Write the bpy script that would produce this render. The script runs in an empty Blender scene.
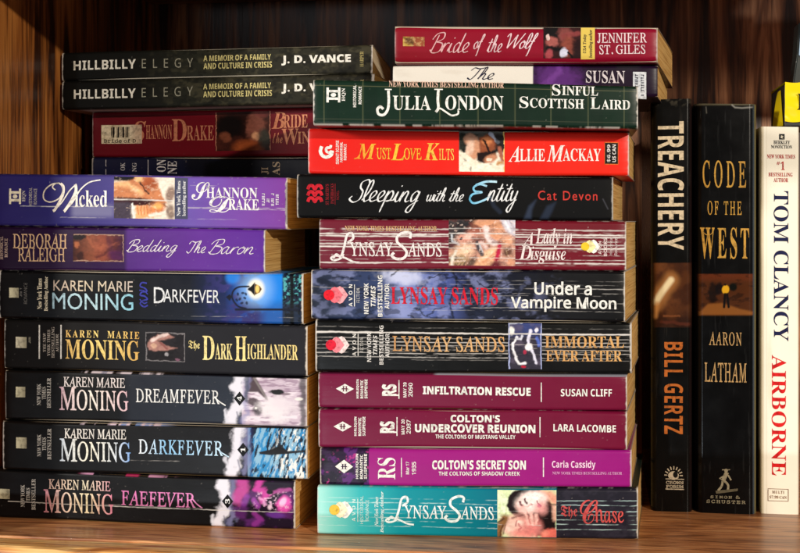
import bpy, math, os, random
import numpy as np

random.seed(7)
S = bpy.context.scene
COL = S.collection

# ------------------------------------------------------------------ camera, light, exposure
F, TH, D0, ZC = 1300.0, math.atan(0.15), 0.7005, 0.17145     # lens (photo px), turn to the left, distance, height
CT, SN = math.cos(TH), math.sin(TH)
HX, HY = 400.0, 220.0                                        # principal column, horizon row

cd = bpy.data.cameras.new('camera'); cam = bpy.data.objects.new('camera', cd); COL.objects.link(cam)
cam.location = (0, -D0, ZC); cam.rotation_euler = (math.pi / 2, 0, TH)
cd.sensor_width = 36; cd.lens = 36 * F / 800; cd.shift_y = (HY - 276.5) / 800
cd.clip_start = 0.05; cd.clip_end = 50
S.camera = cam

wd = bpy.data.worlds.new('World'); S.world = wd; wd.use_nodes = True
bg = wd.node_tree.nodes['Background']; bg.inputs[0].default_value = (1, .93, .86, 1); bg.inputs[1].default_value = .13

def lamp(name, az, slope, dist, size, watts, rgb, target=(-.08, .02, .15)):
    l = bpy.data.lights.new(name, 'AREA'); l.shape = 'DISK'; l.size = size; l.energy = watts; l.color = rgb
    o = bpy.data.objects.new(name, l); COL.objects.link(o)
    d = np.array([math.sin(az), -math.cos(az), slope * math.cos(az)]); d /= np.linalg.norm(d)
    p = np.array(target) + d * dist
    o.location = p
    from mathutils import Vector
    o.rotation_euler = Vector(-d).to_track_quat('-Z', 'Y').to_euler()
R = math.radians
lamp('room_lamp_warm', R(33), .30, 2.2, .05, 40, (1, .90, .76))
lamp('room_lamp_white', R(-44), .26, 2.2, .24, 39, (1, .95, .88))
lamp('floor_bounce', R(-13), -.34, 2.0, .06, 11, (.86, .93, 1))

S.view_settings.view_transform = 'Standard'; S.view_settings.look = 'None'
S.view_settings.exposure = -.06; S.view_settings.gamma = 1
S.render.engine = 'CYCLES'; S.cycles.max_bounces = 6

# ------------------------------------------------------------------ layout: measured picture places -> real places
def on_plane(px, Y):                       # column px on the plane at depth Y -> X, distance along the view axis
    u = px - HX
    t = (Y + D0) / (F * CT + u * SN)
    return t * (-F * SN + u * CT), t * F
def project(P):                            # world points (n,3) -> picture column, row
    x, y, z = P[..., 0], P[..., 1] + D0, P[..., 2] - ZC
    dep = -x * SN + y * CT
    return HX + F * (x * CT + y * SN) / dep, HY - F * z / dep
def z_at(py, depth): return ZC + (HY - py) * depth / F

# ------------------------------------------------------------------ colour and noise helpers
def lin(c):
    c = np.asarray(c, float) / 255
    l = np.where(c <= .04045, c / 12.92, ((c + .055) / 1.055) ** 2.4)
    return .86 * l ** 1.18                                            # printed and stained colours as reflectances
def _h(ix, iy, s):
    n = np.sin(ix * 127.1 + iy * 311.7 + s * 74.7) * 43758.5453
    return n - np.floor(n)
def vnoise(x, y, s=0):
    ix, iy = np.floor(x), np.floor(y); fx, fy = x - ix, y - iy
    fx = fx * fx * (3 - 2 * fx); fy = fy * fy * (3 - 2 * fy)
    a, b, c, d = _h(ix, iy, s), _h(ix + 1, iy, s), _h(ix, iy + 1, s), _h(ix + 1, iy + 1, s)
    return (a * (1 - fx) + b * fx) * (1 - fy) + (c * (1 - fx) + d * fx) * fy
def fbm(x, y, s=0, o=4):
    r, a, t = 0, .5, 0
    for k in range(o):
        r = r + a * vnoise(x * 2 ** k, y * 2 ** k, s + k * 13); t += a; a *= .55
    return r / t
def sst(a, b, x):
    t = np.clip((x - a) / (b - a), 0, 1); return t * t * (3 - 2 * t)

class Canvas:                              # printed design, one colour per vertex of a fine mesh
    def __init__(c, X, Y, V, seed=0):
        c.X, c.Y, c.V, c.s = X, Y, V, seed
        c.C = np.zeros(X.shape + (3,))
    def mix(c, a, rgb):
        a = np.clip(a, 0, 1)[..., None]; c.C = c.C * (1 - a) + lin(rgb) * a
    def fill(c, rgb): c.C[:] = lin(rgb)
    def grad(c, stops, axis='X'):
        v = getattr(c, axis); xs = [s[0] for s in stops]; cs = np.array([lin(s[1]) for s in stops])
        for k in range(3): c.C[..., k] = np.interp(v, xs, cs[:, k])
    def rect(c, x0, y0, x1, y1, rgb, soft=.6, al=1):
        m = sst(x0 - soft, x0 + soft, c.X) * (1 - sst(x1 - soft, x1 + soft, c.X)) * sst(y0 - soft, y0 + soft, c.Y) * (1 - sst(y1 - soft, y1 + soft, c.Y))
        c.mix(m * al, rgb)
    def ell(c, cx, cy, rx, ry, rgb, rot=0, soft=.25, al=1, wob=.0):
        co, si = math.cos(R(rot)), math.sin(R(rot)); dx, dy = c.X - cx, c.Y - cy
        u, v = (dx * co + dy * si) / rx, (-dx * si + dy * co) / ry
        r = np.sqrt(u * u + v * v)
        if wob: r = r + wob * (fbm(c.X * .25, c.Y * .25, c.s + cx) - .5) * 2
        soft = soft * .6; c.mix((1 - sst(1 - soft, 1 + soft, r)) * al, rgb)
    def poly(c, pts, rgb, soft=.6, al=1):
        n = len(pts); d = np.full(c.X.shape, 1e9); ins = np.zeros(c.X.shape, bool)
        for i in range(n):
            (ax, ay), (bx, by) = pts[i], pts[(i + 1) % n]; ex, ey = bx - ax, by - ay
            t = np.clip(((c.X - ax) * ex + (c.Y - ay) * ey) / (ex * ex + ey * ey + 1e-9), 0, 1)
            d = np.minimum(d, np.hypot(c.X - ax - t * ex, c.Y - ay - t * ey))
            cr = ((ay > c.Y) != (by > c.Y)) & (c.X < (bx - ax) * (c.Y - ay) / (by - ay + 1e-9) + ax); ins ^= cr
        soft = soft * .7; c.mix(sst(-soft, soft, np.where(ins, d, -d)) * al, rgb)
    def line(c, pts, w, rgb, soft=.5, al=1, wob=0):
        d = np.full(c.X.shape, 1e9); X, Y = c.X, c.Y
        if wob: X = X + wob * (fbm(c.X * .15, c.Y * .15, c.s + 3) - .5); Y = Y + wob * (fbm(c.X * .15, c.Y * .15, c.s + 9) - .5)
        for (ax, ay), (bx, by) in zip(pts[:-1], pts[1:]):
            ex, ey = bx - ax, by - ay
            t = np.clip(((X - ax) * ex + (Y - ay) * ey) / (ex * ex + ey * ey + 1e-9), 0, 1)
            d = np.minimum(d, np.hypot(X - ax - t * ex, Y - ay - t * ey))
        soft = soft * .75; c.mix((1 - sst(w / 2 - soft, w / 2 + soft, d)) * al, rgb)
    def mottle(c, sx, sy, lo, hi, rgb, al=1, s=0):
        c.mix(sst(lo, hi, fbm(c.X / sx, c.Y / sy, c.s + s)) * al, rgb)
    def vary(c, amt=.08, sx=30, sy=12):
        c.C *= (1 + amt * 2 * (fbm(c.X / sx, c.Y / sy, c.s + 50) - .5))[..., None]
    def crease(c, v, st=.8, rgb=(225, 220, 215), w=.010, x0=-1e9, x1=1e9, brk=.42, s=0):   # a white reading crease along the spine
        k = c.s * 3 + s + v * 100
        vv = v + .03 * (fbm(c.X / 60, 0 * c.X + k, k) - .5) + .006 * (vnoise(c.X / 3, 0 * c.X, k) - .5)
        wid = w * (.18 + .75 * fbm(c.X / 11, 0 * c.X + k, k + 5))
        m = 1 - sst(wid * .4, wid * 1.6, np.abs(c.V - vv))
        m = m * sst(brk - .10, brk + .22, fbm(c.X / 13, 0 * c.X + k + 2, k + 8, 5)) * (c.X > x0) * (c.X < x1)
        c.mix(m * st, rgb)
    def wear(c, amt=.5, ends=.6, xl=None, xr=None, rgb=(215, 208, 200)):                     # rubbed edges and chipped ends
        n = fbm(c.X / 5, c.V * 30, c.s + 20)
        e = np.minimum(c.V, 1 - c.V)
        c.mix((1 - sst(.0, .016, e)) * sst(.66 - amt * .28, .95 - amt * .28, n) * min(.9, amt * 1.0), rgb)
        for xe, sg in ((xl, 1), (xr, -1)):
            if xe is None: continue
            d = (c.X - xe) * sg
            c.mix((1 - sst(.3, 1.6, d - 2.2 * (fbm(c.Y / 4, c.Y * 0 + sg, c.s + 31) - .45) * ends)) * min(1, ends * 1.4), rgb)
        c.mix(sst(.90, .94, fbm(c.X / 2.0, c.Y / 2.0, c.s + 77, 2)) * amt * .4, rgb)

# ------------------------------------------------------------------ materials
def mat(name):
    m = bpy.data.materials.new(name); m.use_nodes = True
    return m, m.node_tree.nodes, m.node_tree.links, m.node_tree.nodes['Principled BSDF']
def print_mat(name, rough, metal=0, bump=.05, coat=0, spec=.15):
    m, N, L, b = mat(name)
    a = N.new('ShaderNodeAttribute'); a.attribute_name = 'print'
    L.new(a.outputs['Color'], b.inputs['Base Color'])
    tc = N.new('ShaderNodeTexCoord')
    n = N.new('ShaderNodeTexNoise'); n.inputs['Scale'].default_value = 95; n.inputs['Detail'].default_value = 6
    L.new(tc.outputs['Object'], n.inputs['Vector'])
    r = N.new('ShaderNodeMapRange'); r.inputs['To Min'].default_value = rough - .07; r.inputs['To Max'].default_value = rough + .12
    L.new(n.outputs['Fac'], r.inputs['Value']); L.new(r.outputs[0], b.inputs['Roughness'])
    if not bump:
        n3 = N.new('ShaderNodeTexNoise'); n3.inputs['Scale'].default_value = 620; n3.inputs['Detail'].default_value = 4
        L.new(tc.outputs['Object'], n3.inputs['Vector'])
        r3 = N.new('ShaderNodeMapRange'); r3.inputs['From Min'].default_value = .34; r3.inputs['From Max'].default_value = .52; r3.inputs['To Min'].default_value = .62; r3.inputs['To Max'].default_value = 1.0
        L.new(n3.outputs['Fac'], r3.inputs['Value'])
        h3 = N.new('ShaderNodeHueSaturation'); L.new(r3.outputs[0], h3.inputs['Value']); L.new(a.outputs['Color'], h3.inputs['Color']); L.new(h3.outputs['Color'], b.inputs['Base Color'])
    b.inputs['Metallic'].default_value = metal; b.inputs['Coat Weight'].default_value = coat; b.inputs['Specular IOR Level'].default_value = spec
    b.inputs['Coat Roughness'].default_value = .18
    if bump:
        mp = N.new('ShaderNodeMapping'); mp.inputs['Scale'].default_value = (18, 60, 160)
        n2 = N.new('ShaderNodeTexNoise'); n2.inputs['Scale'].default_value = 1; n2.inputs['Detail'].default_value = 4
        L.new(tc.outputs['Object'], mp.inputs['Vector']); L.new(mp.outputs[0], n2.inputs['Vector'])
        bp = N.new('ShaderNodeBump'); bp.inputs['Strength'].default_value = bump * 4; bp.inputs['Distance'].default_value = .001
        L.new(n2.outputs['Fac'], bp.inputs['Height']); L.new(bp.outputs[0], b.inputs['Normal'])
    return m
M = {'gloss': print_mat('glossy_printed_card', .34), 'matte': print_mat('matte_printed_card', .55, bump=.03, spec=.09),
     'jacket': print_mat('laminated_jacket_paper', .22, bump=.012, spec=.16), 'ink': print_mat('printed_ink', .42, bump=0),
     'foil': print_mat('foil_stamping', .36, metal=.25, bump=0), 'sticker': print_mat('sticker_paper', .5, bump=0)}

def paper(name, c1, c2, dark):
    m, N, L, b = mat(name)
    g = N.new('ShaderNodeNewGeometry'); mp = N.new('ShaderNodeMapping'); mp.inputs['Scale'].default_value = (16, 16, 1500)
    n = N.new('ShaderNodeTexNoise'); n.inputs['Scale'].default_value = 1; n.inputs['Detail'].default_value = 3
    L.new(g.outputs['Position'], mp.inputs['Vector']); L.new(mp.outputs[0], n.inputs['Vector'])
    n2 = N.new('ShaderNodeTexNoise'); n2.inputs['Scale'].default_value = 60; n2.inputs['Detail'].default_value = 5
    L.new(g.outputs['Position'], n2.inputs['Vector'])
    r = N.new('ShaderNodeValToRGB'); e = r.color_ramp.elements
    e[0].position = .36; e[0].color = (*lin(dark), 1); e[1].position = .56; e[1].color = (*lin(c1), 1)
    L.new(n.outputs['Fac'], r.inputs['Fac'])
    mx = N.new('ShaderNodeMix'); mx.data_type = 'RGBA'; mx.inputs['B'].default_value = (*lin(c2), 1)
    L.new(n2.outputs['Fac'], mx.inputs['Factor']); L.new(r.outputs['Color'], mx.inputs['A']); L.new(mx.outputs['Result'], b.inputs['Base Color'])
    b.inputs['Roughness'].default_value = .9; b.inputs['Specular IOR Level'].default_value = .1
    bp = N.new('ShaderNodeBump'); bp.inputs['Strength'].default_value = .5; bp.inputs['Distance'].default_value = .0006
    L.new(n.outputs['Fac'], bp.inputs['Height']); L.new(bp.outputs[0], b.inputs['Normal'])
    return m
def paper_v(name, c1, c2, dark):
    m = paper(name, c1, c2, dark)
    m.node_tree.nodes['Mapping'].inputs['Scale'].default_value = (1500, 16, 16); return m
M['tan'] = paper('yellowed_page_edges', (242, 208, 146), (230, 188, 120), (178, 134, 78))
M['cream'] = paper('cream_page_edges', (244, 234, 212), (232, 216, 186), (196, 178, 146))
M['cream_v'] = paper_v('cream_page_edges_upright', (226, 214, 190), (210, 192, 160), (165, 146, 116))

def wood(name, axis, base, dark, light, gscale=1, rough=.42, coat=.3, dust=False, run=7, cut=(.33, .68)):
    m, N, L, b = mat(name)
    tc = N.new('ShaderNodeNewGeometry')
    def noise(sc, det, dist=0):
        mp = N.new('ShaderNodeMapping'); mp.inputs['Scale'].default_value = sc
        n = N.new('ShaderNodeTexNoise'); n.inputs['Scale'].default_value = 1; n.inputs['Detail'].default_value = det; n.inputs['Distortion'].default_value = dist
        L.new(tc.outputs['Position'], mp.inputs['Vector']); L.new(mp.outputs[0], n.inputs['Vector']); return n
    def sc(al, ac): return tuple(al * gscale if i == axis else ac * gscale for i in range(3))
    n1 = noise(sc(run, 95), 6, 1.6); n2 = noise(sc(28, 700), 3, .4); n3 = noise(sc(3, 22), 3, .6)
    r = N.new('ShaderNodeValToRGB'); e = r.color_ramp.elements
    e[0].position = cut[0]; e[0].color = (*lin(dark), 1); e[1].position = cut[1]; e[1].color = (*lin(light), 1)
    x = e.new(.5); x.color = (*lin(base), 1)
    L.new(n1.outputs['Fac'], r.inputs['Fac'])
    p = N.new('ShaderNodeValToRGB'); pe = p.color_ramp.elements
    pe[0].position = .36; pe[0].color = (.35, .3, .27, 1); pe[1].position = .5; pe[1].color = (1, 1, 1, 1)
    L.new(n2.outputs['Fac'], p.inputs['Fac'])
    mx = N.new('ShaderNodeMix'); mx.data_type = 'RGBA'; mx.blend_type = 'MULTIPLY'; mx.inputs['Factor'].default_value = .85
    L.new(r.outputs['Color'], mx.inputs['A']); L.new(p.outputs['Color'], mx.inputs['B'])
    v = N.new('ShaderNodeMapRange'); v.inputs['From Min'].default_value = .3; v.inputs['From Max'].default_value = .7; v.inputs['To Min'].default_value = .72; v.inputs['To Max'].default_value = 1.2
    L.new(n3.outputs['Fac'], v.inputs['Value'])
    hs = N.new('ShaderNodeHueSaturation'); L.new(v.outputs[0], hs.inputs['Value']); L.new(mx.outputs['Result'], hs.inputs['Color'])
    if dust:
        d = noise((520, 520, 520), 1); dr = N.new('ShaderNodeMapRange'); dr.inputs['From Min'].default_value = .765; dr.inputs['From Max'].default_value = .80; dr.inputs['To Max'].default_value = .75
        L.new(d.outputs['Fac'], dr.inputs['Value']); dm = N.new('ShaderNodeMix'); dm.data_type = 'RGBA'; dm.inputs['B'].default_value = (.62, .58, .52, 1)
        L.new(dr.outputs[0], dm.inputs['Factor']); L.new(hs.outputs['Color'], dm.inputs['A']); hs = dm
    L.new(hs.outputs['Result' if dust else 'Color'], b.inputs['Base Color'])
    b.inputs['Roughness'].default_value = rough; b.inputs['Coat Weight'].default_value = coat; b.inputs['Coat Roughness'].default_value = .22
    bp = N.new('ShaderNodeBump'); bp.inputs['Strength'].default_value = .35; bp.inputs['Distance'].default_value = .0006
    L.new(n2.outputs['Fac'], bp.inputs['Height']); L.new(bp.outputs[0], b.inputs['Normal'])
    return m
M['oak_z'] = wood('varnished_oak_upright', 2, (170, 108, 52), (70, 36, 14), (206, 142, 76), .62, cut=(.40, .62))
M['oak_back'] = wood('dark_stained_back_panel', 2, (150, 100, 66), (66, 38, 24), (212, 158, 116), .5, cut=(.40, .62))
M['oak_x'] = wood('varnished_oak_shelf', 0, (214, 152, 102), (160, 104, 64), (236, 180, 126), dust=True, run=15)
M['oak_lip'] = wood('varnished_oak_lipping', 0, (250, 194, 124), (196, 130, 72), (255, 224, 164), dust=True, run=15)
def plain(name, rgb, rough=.5):
    m, N, L, b = mat(name)
    n = N.new('ShaderNodeTexNoise'); n.inputs['Scale'].default_value = 180
    r = N.new('ShaderNodeValToRGB'); e = r.color_ramp.elements
    e[0].color = (*(lin(rgb) * .8), 1); e[1].color = (*lin(rgb), 1)
    L.new(n.outputs['Fac'], r.inputs['Fac']); L.new(r.outputs['Color'], b.inputs['Base Color']); b.inputs['Roughness'].default_value = rough
    return m

# ------------------------------------------------------------------ objects
def link(name, me, parent=None, m=None):
    o = bpy.data.objects.new(name, me); COL.objects.link(o)
    if parent is not None: o.parent = parent
    if m is not None and me is not None: me.materials.append(m)
    return o
def empty(name, loc, label, cat, group=None):
    o = bpy.data.objects.new(name, None); COL.objects.link(o); o.location = loc; o.empty_display_size = .01
    o['label'] = label; o['category'] = cat
    if group: o['group'] = group
    return o
def raw_mesh(name, V, Fc, C=None, smooth=False):
    me = bpy.data.meshes.new(name); me.from_pydata(np.asarray(V).tolist(), [], Fc); me.update()
    if C is not None:
        at = me.color_attributes.new('print', 'FLOAT_COLOR', 'POINT')
        a = np.ones((len(V), 4), np.float32); a[:, :3] = C; at.data.foreach_set('color', a.ravel())
    if smooth: me.polygons.foreach_set('use_smooth', [True] * len(me.polygons))
    return me
def grid_faces(nr, nc, off=0, flip=False):
    i = np.arange(nr - 1)[:, None] * nc + np.arange(nc - 1)[None, :] + off
    q = np.stack([i, i + 1, i + nc + 1, i + nc], -1).reshape(-1, 4)
    return (q[:, ::-1] if flip else q).tolist()
def boxmesh(name, x0, y0, z0, x1, y1, z1, bevel=.0015, seg=2):
    import bmesh
    bm = bmesh.new(); bmesh.ops.create_cube(bm, size=1)
    for v in bm.verts: v.co = ((x0 + x1) / 2 + v.co.x * (x1 - x0), (y0 + y1) / 2 + v.co.y * (y1 - y0), (z0 + z1) / 2 + v.co.z * (z1 - z0))
    if bevel: bmesh.ops.bevel(bm, geom=bm.edges[:], offset=bevel, segments=seg, affect='EDGES', profile=.5)
    me = bpy.data.meshes.new(name); bm.to_mesh(me); bm.free(); return me

# ------------------------------------------------------------------ bookcase (large structure first)
WX, BY, FY = -.347, .29, -.037
bc = empty('bookcase', (0, 0, -.02), 'brown varnished oak bookcase with dark back panel around the books', 'bookcase')
def part(name, me, m):
    o = link(name, me, bc, m); o.location = (0, 0, .02); return o
part('shelf_board', boxmesh('shelf_board', WX, FY + .003, -.021, .62, BY, 0, .0008), M['oak_x'])
part('shelf_lipping', boxmesh('shelf_lipping', WX - .02, FY - .017, -.036, .62, FY + .0028, -.0004, .004, 4), M['oak_lip'])
part('side_panel', boxmesh('side_panel', WX - .02, FY - .016, -.036, WX - .0004, BY, .40, .001), M['oak_z'])
part('side_panel', boxmesh('side_panel', .6204, FY + .003, -.036, .64, BY, .40, .001), M['oak_z'])
part('back_panel', boxmesh('back_panel', WX - .02, BY + .0004, -.036, .64, BY + .008, .40, .0005), M['oak_back'])
part('upper_shelf', boxmesh('upper_shelf', WX, FY + .02, .342, .62, BY, .36, .001), M['oak_x'])
part('upper_shelf_rail', boxmesh('upper_shelf_rail', WX - .02, FY - .016, .317, .64, FY + .0028, .362, .003), M['oak_lip'])

# ------------------------------------------------------------------ lettering
FD = os.path.join(bpy.utils.resource_path('LOCAL'), 'datafiles', 'fonts')
def _font(fn):
    try: return bpy.data.fonts.load(os.path.join(FD, fn))
    except Exception: return None
MATH = _font('NotoSansMath-Regular.woff2')
STY = {'thin': (0x1D434, 0x1D44E, None), 'scr': (0x1D49C, 0x1D4B6, None), 'serif': (0x1D400, 0x1D41A, 0x1D7CE), 'ital': (0x1D434, 0x1D44E, None), 'bital': (0x1D468, 0x1D482, None), 'script': (0x1D4D0, 0x1D4EA, None),
       'frak': (0x1D56C, 0x1D586, None), 'sans': (0x1D5A0, 0x1D5BA, 0x1D7E2), 'bold': (0x1D5D4, 0x1D5EE, 0x1D7EC), 'mono': (0x1D670, 0x1D68A, 0x1D7F6)}
SCR = dict(zip('BEFHILMRego', '\u212c\u2130\u2131\u210b\u2110\u2112\u2133\u211b\u212f\u210a\u2134'))
def uni(s, st):
    if st not in STY or MATH is None: return s
    u, l, d = STY[st]; o = ''
    for ch in s:
        if st == 'scr' and ch in SCR: o += SCR[ch]
        elif 'A' <= ch <= 'Z': o += chr(u + ord(ch) - 65)
        elif 'a' <= ch <= 'z': o += '\u210e' if (st in ('ital', 'thin') and ch == 'h') else chr(l + ord(ch) - 97)
        elif ch.isdigit() and d: o += chr(d + int(ch))
        else: o += ch
    return o
_gl = {}
def glyphs(s, st, off=0, sp=1.0, shear=0):
    off = max(off, 0) if st != 'gill' else off
    if st == 'thin': shear = -.27; off = .006
    k = (s, st, off, sp, shear)
    if k in _gl: return _gl[k]
    cu = bpy.data.curves.new('lettering', 'FONT'); cu.body = uni(s, st)
    if st != 'gill' and MATH: cu.font = MATH
    cu.offset = off; cu.space_character = sp; cu.shear = shear; cu.resolution_u = 3
    o = bpy.data.objects.new('lettering', cu)
    me = o.to_mesh()
    V = np.zeros(len(me.vertices) * 3); me.vertices.foreach_get('co', V); V = V.reshape(-1, 3)[:, :2].copy()
    Fc = [list(p.vertices) for p in me.polygons]
    o.to_mesh_clear(); bpy.data.objects.remove(o); bpy.data.curves.remove(cu)
    _gl[k] = (V, Fc); return V, Fc

# pieces: (verts in picture px (y down), faces)
def T(s, st, x0, y0, x1, y1, rot=0, off=0, sp=1.0, shear=0):
    V, Fc = glyphs(s, st, off, sp, shear)
    if rot == 0: P = np.stack([V[:, 0], -V[:, 1]], 1)
    elif rot == 'up': P = np.stack([-V[:, 1], -V[:, 0]], 1)          # reads upwards
    else: P = np.stack([V[:, 1], V[:, 0]], 1)                        # reads downwards
    mn, mx = P.min(0), P.max(0)
    P = (P - mn) / np.maximum(mx - mn, 1e-6) * [x1 - x0, y1 - y0] + [x0, y0]
    return P, Fc
def PG(*pts): return np.array(pts, float), [list(range(len(pts)))]
def ST(pts, w):
    P = np.array(pts, float)
    w = np.array(w, float) if np.ndim(w) else np.full(len(P), float(w))
    t = np.gradient(P, axis=0); t /= np.linalg.norm(t, axis=1)[:, None] + 1e-9
    n = np.stack([-t[:, 1], t[:, 0]], 1) * w[:, None] / 2
    V = np.concatenate([P + n, P - n]); k = len(P)
    return V, [[i, i + 1, k + i + 1, k + i] for i in range(k - 1)]
def curve(pts, n=10):                       # Catmull-Rom through the points
    P = np.array([pts[0]] + list(pts) + [pts[-1]], float); o = []
    for i in range(1, len(P) - 2):
        for t in np.linspace(0, 1, n, endpoint=False):
            a, b, c, d = P[i - 1:i + 3]
            o.append(.5 * (2 * b + (c - a) * t + (2 * a - 5 * b + 4 * c - d) * t * t + (3 * b - a - 3 * c + d) * t ** 3))
    o.append(P[-2]); return np.array(o)
def EL(cx, cy, rx, ry, n=18): return PG(*[(cx + rx * math.cos(2 * math.pi * k / n), cy + ry * math.sin(2 * math.pi * k / n)) for k in range(n)])
def TICKS(x0, y0, x1, y1, n=9, sd=0):                                # a line of small print too fine to read, running up the spine
    r = random.Random(sd + int(x0 * 10)); o = []; h = (y1 - y0) / n
    for k in range(n):
        if r.random() < .13: continue
        a, b = y0 + k * h + h * .12, y0 + (k + 1) * h - h * .14; t = r.random()
        if t < .4: o += [BOX(x0, a, x1, a + h * .26), BOX(x0, b - h * .26, x1, b)]
        elif t < .7: o += [BOX(x1 - (x1 - x0) * .3, a, x1, b), BOX(x0, a, x1 - (x1 - x0) * .3, a + h * .3)]
        else: o += [BOX(x0, a, x0 + (x1 - x0) * .3, b), BOX(x0 + (x1 - x0) * .3, (a + b) / 2 - h * .14, x1, (a + b) / 2 + h * .14)]
    return o
def BOX(x0, y0, x1, y1): return PG((x0, y0), (x1, y0), (x1, y1), (x0, y1))


# a joined handwriting drawn as pen strokes: x height 1, ascenders 2, descenders -1; each letter is (advance, strokes)
PEN = {'e': (.56, [[(0, .1), (.3, .42), (.44, .78), (.32, 1), (.12, .75), (.1, .28), (.28, 0), (.56, .14)]]),
       'l': (.42, [[(0, .1), (.3, .9), (.38, 1.7), (.25, 2), (.12, 1.6), (.1, .4), (.22, 0), (.42, .12)]]),
       'i': (.40, [[(0, .1), (.16, .95), (.12, .3), (.22, 0), (.40, .12)], [(.24, 1.42), (.28, 1.52)]]),
       'n': (.74, [[(0, .1), (.12, .92), (.08, 0)], [(.1, .3), (.32, .95), (.48, .8), (.44, .2), (.55, 0), (.74, .12)]]),
       'p': (.66, [[(0, .1), (.14, 1), (.0, -1)], [(.08, .4), (.32, 1), (.52, .7), (.42, .1), (.16, .06), (.66, .14)]]),
       'g': (.62, [[(.5, .85), (.3, 1), (.08, .6), (.15, .05), (.36, .2), (.52, .9)], [(.53, .98), (.44, -.2), (.28, -.95), (.02, -.9), (.12, -.42), (.62, .14)]]),
       'd': (.72, [[(.48, .85), (.3, 1), (.08, .6), (.15, .02), (.38, .2), (.52, 1.1), (.6, 2)], [(.6, 2), (.47, .4), (.55, 0), (.72, .12)]]),
       'a': (.70, [[(.48, .85), (.3, 1), (.08, .6), (.15, .02), (.36, .2), (.5, 1)], [(.5, 1), (.45, .3), (.53, 0), (.70, .12)]]),
       'o': (.58, [[(.32, 1), (.08, .6), (.15, .04), (.38, .08), (.5, .6), (.34, 1), (.3, .84), (.58, .82)]]),
       'r': (.50, [[(0, .1), (.14, .95), (.08, 0)], [(.1, .4), (.28, .9), (.5, .95)]]),
       't': (.44, [[(0, .1), (.2, 1), (.28, 1.6)], [(.28, 1.6), (.12, .3), (.24, 0), (.44, .12)], [(-.05, 1.1), (.46, 1.18)]]),
       'h': (.72, [[(0, .1), (.3, 1.2), (.34, 1.9), (.2, 1.85), (.06, 0)], [(.09, .3), (.32, .95), (.46, .8), (.42, .2), (.53, 0), (.72, .12)]]),
       'w': (.82, [[(0, .6), (.1, .95), (.08, .2), (.22, 0), (.4, .3), (.46, .95)], [(.46, .9), (.45, .2), (.57, 0), (.74, .3), (.76, .95), (.86, .85)]]),
       'y': (.64, [[(0, .6), (.1, .95), (.08, .25), (.22, .05), (.42, .3), (.54, .95)], [(.54, .95), (.44, -.2), (.24, -1), (.0, -.85), (.14, -.4), (.64, .14)]]),
       'f': (.46, [[(0, .1), (.28, 1), (.48, 1.75), (.38, 2), (.26, 1.5), (.14, -.6), (.04, -1)], [(-.02, .92), (.44, .98)]]),
       'S': (.82, [[(.95, 1.7), (.78, 2.05), (.4, 1.8), (.42, 1.3), (.68, .9), (.64, .2), (.28, -.08), (-.06, .2), (.06, .5)]]),
       'B': (.92, [[(.36, 1.8), (.26, .9), (.14, 0)], [(-.05, 1.3), (.2, 1.9), (.72, 2), (.78, 1.4), (.32, 1.06)], [(.32, 1.06), (.86, .86), (.78, .1), (.3, -.06), (.02, .26)]]),
       'T': (.86, [[(-.05, 1.45), (.15, 1.9), (.6, 1.76), (1.12, 2.0)], [(.68, 1.84), (.5, .6), (.28, -.04), (-.04, .24)]]),
       'W': (1.42, [[(-.1, 1.5), (.12, 1.95), (.24, 1.3), (.26, 0)], [(.26, 0), (.6, .9), (.92, 1.8)], [(.92, 1.8), (.88, .9), (.92, 0)], [(.92, 0), (1.3, 1.1), (1.62, 2.0)]])}
def hand(text, x0, y0, x1, y1, w=1.5, slant=.28, thin=.4):            # joined script fitted into a box
    segs, x = [], 0
    for ch in text:
        if ch == ' ': x += .5; continue
        adv, st = PEN[ch]
        for q in st: segs.append(curve([(x + a + slant * b, b) for a, b in q], 7))
        x += adv
    al = np.concatenate(segs); mn, mx = al.min(0), al.max(0); out = []
    for q in segs:
        P = (q - mn) / (mx - mn); P = np.stack([x0 + P[:, 0] * (x1 - x0), y1 - P[:, 1] * (y1 - y0)], 1)
        t = np.gradient(P, axis=0); ang = np.arctan2(-t[:, 1], t[:, 0])
        ww = w * (thin + (1 - thin) * np.abs(np.sin(ang - .5)) ** 1.2); ww[0] *= .6; ww[-1] *= .5
        out.append(ST(P, ww))
    return out

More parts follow.
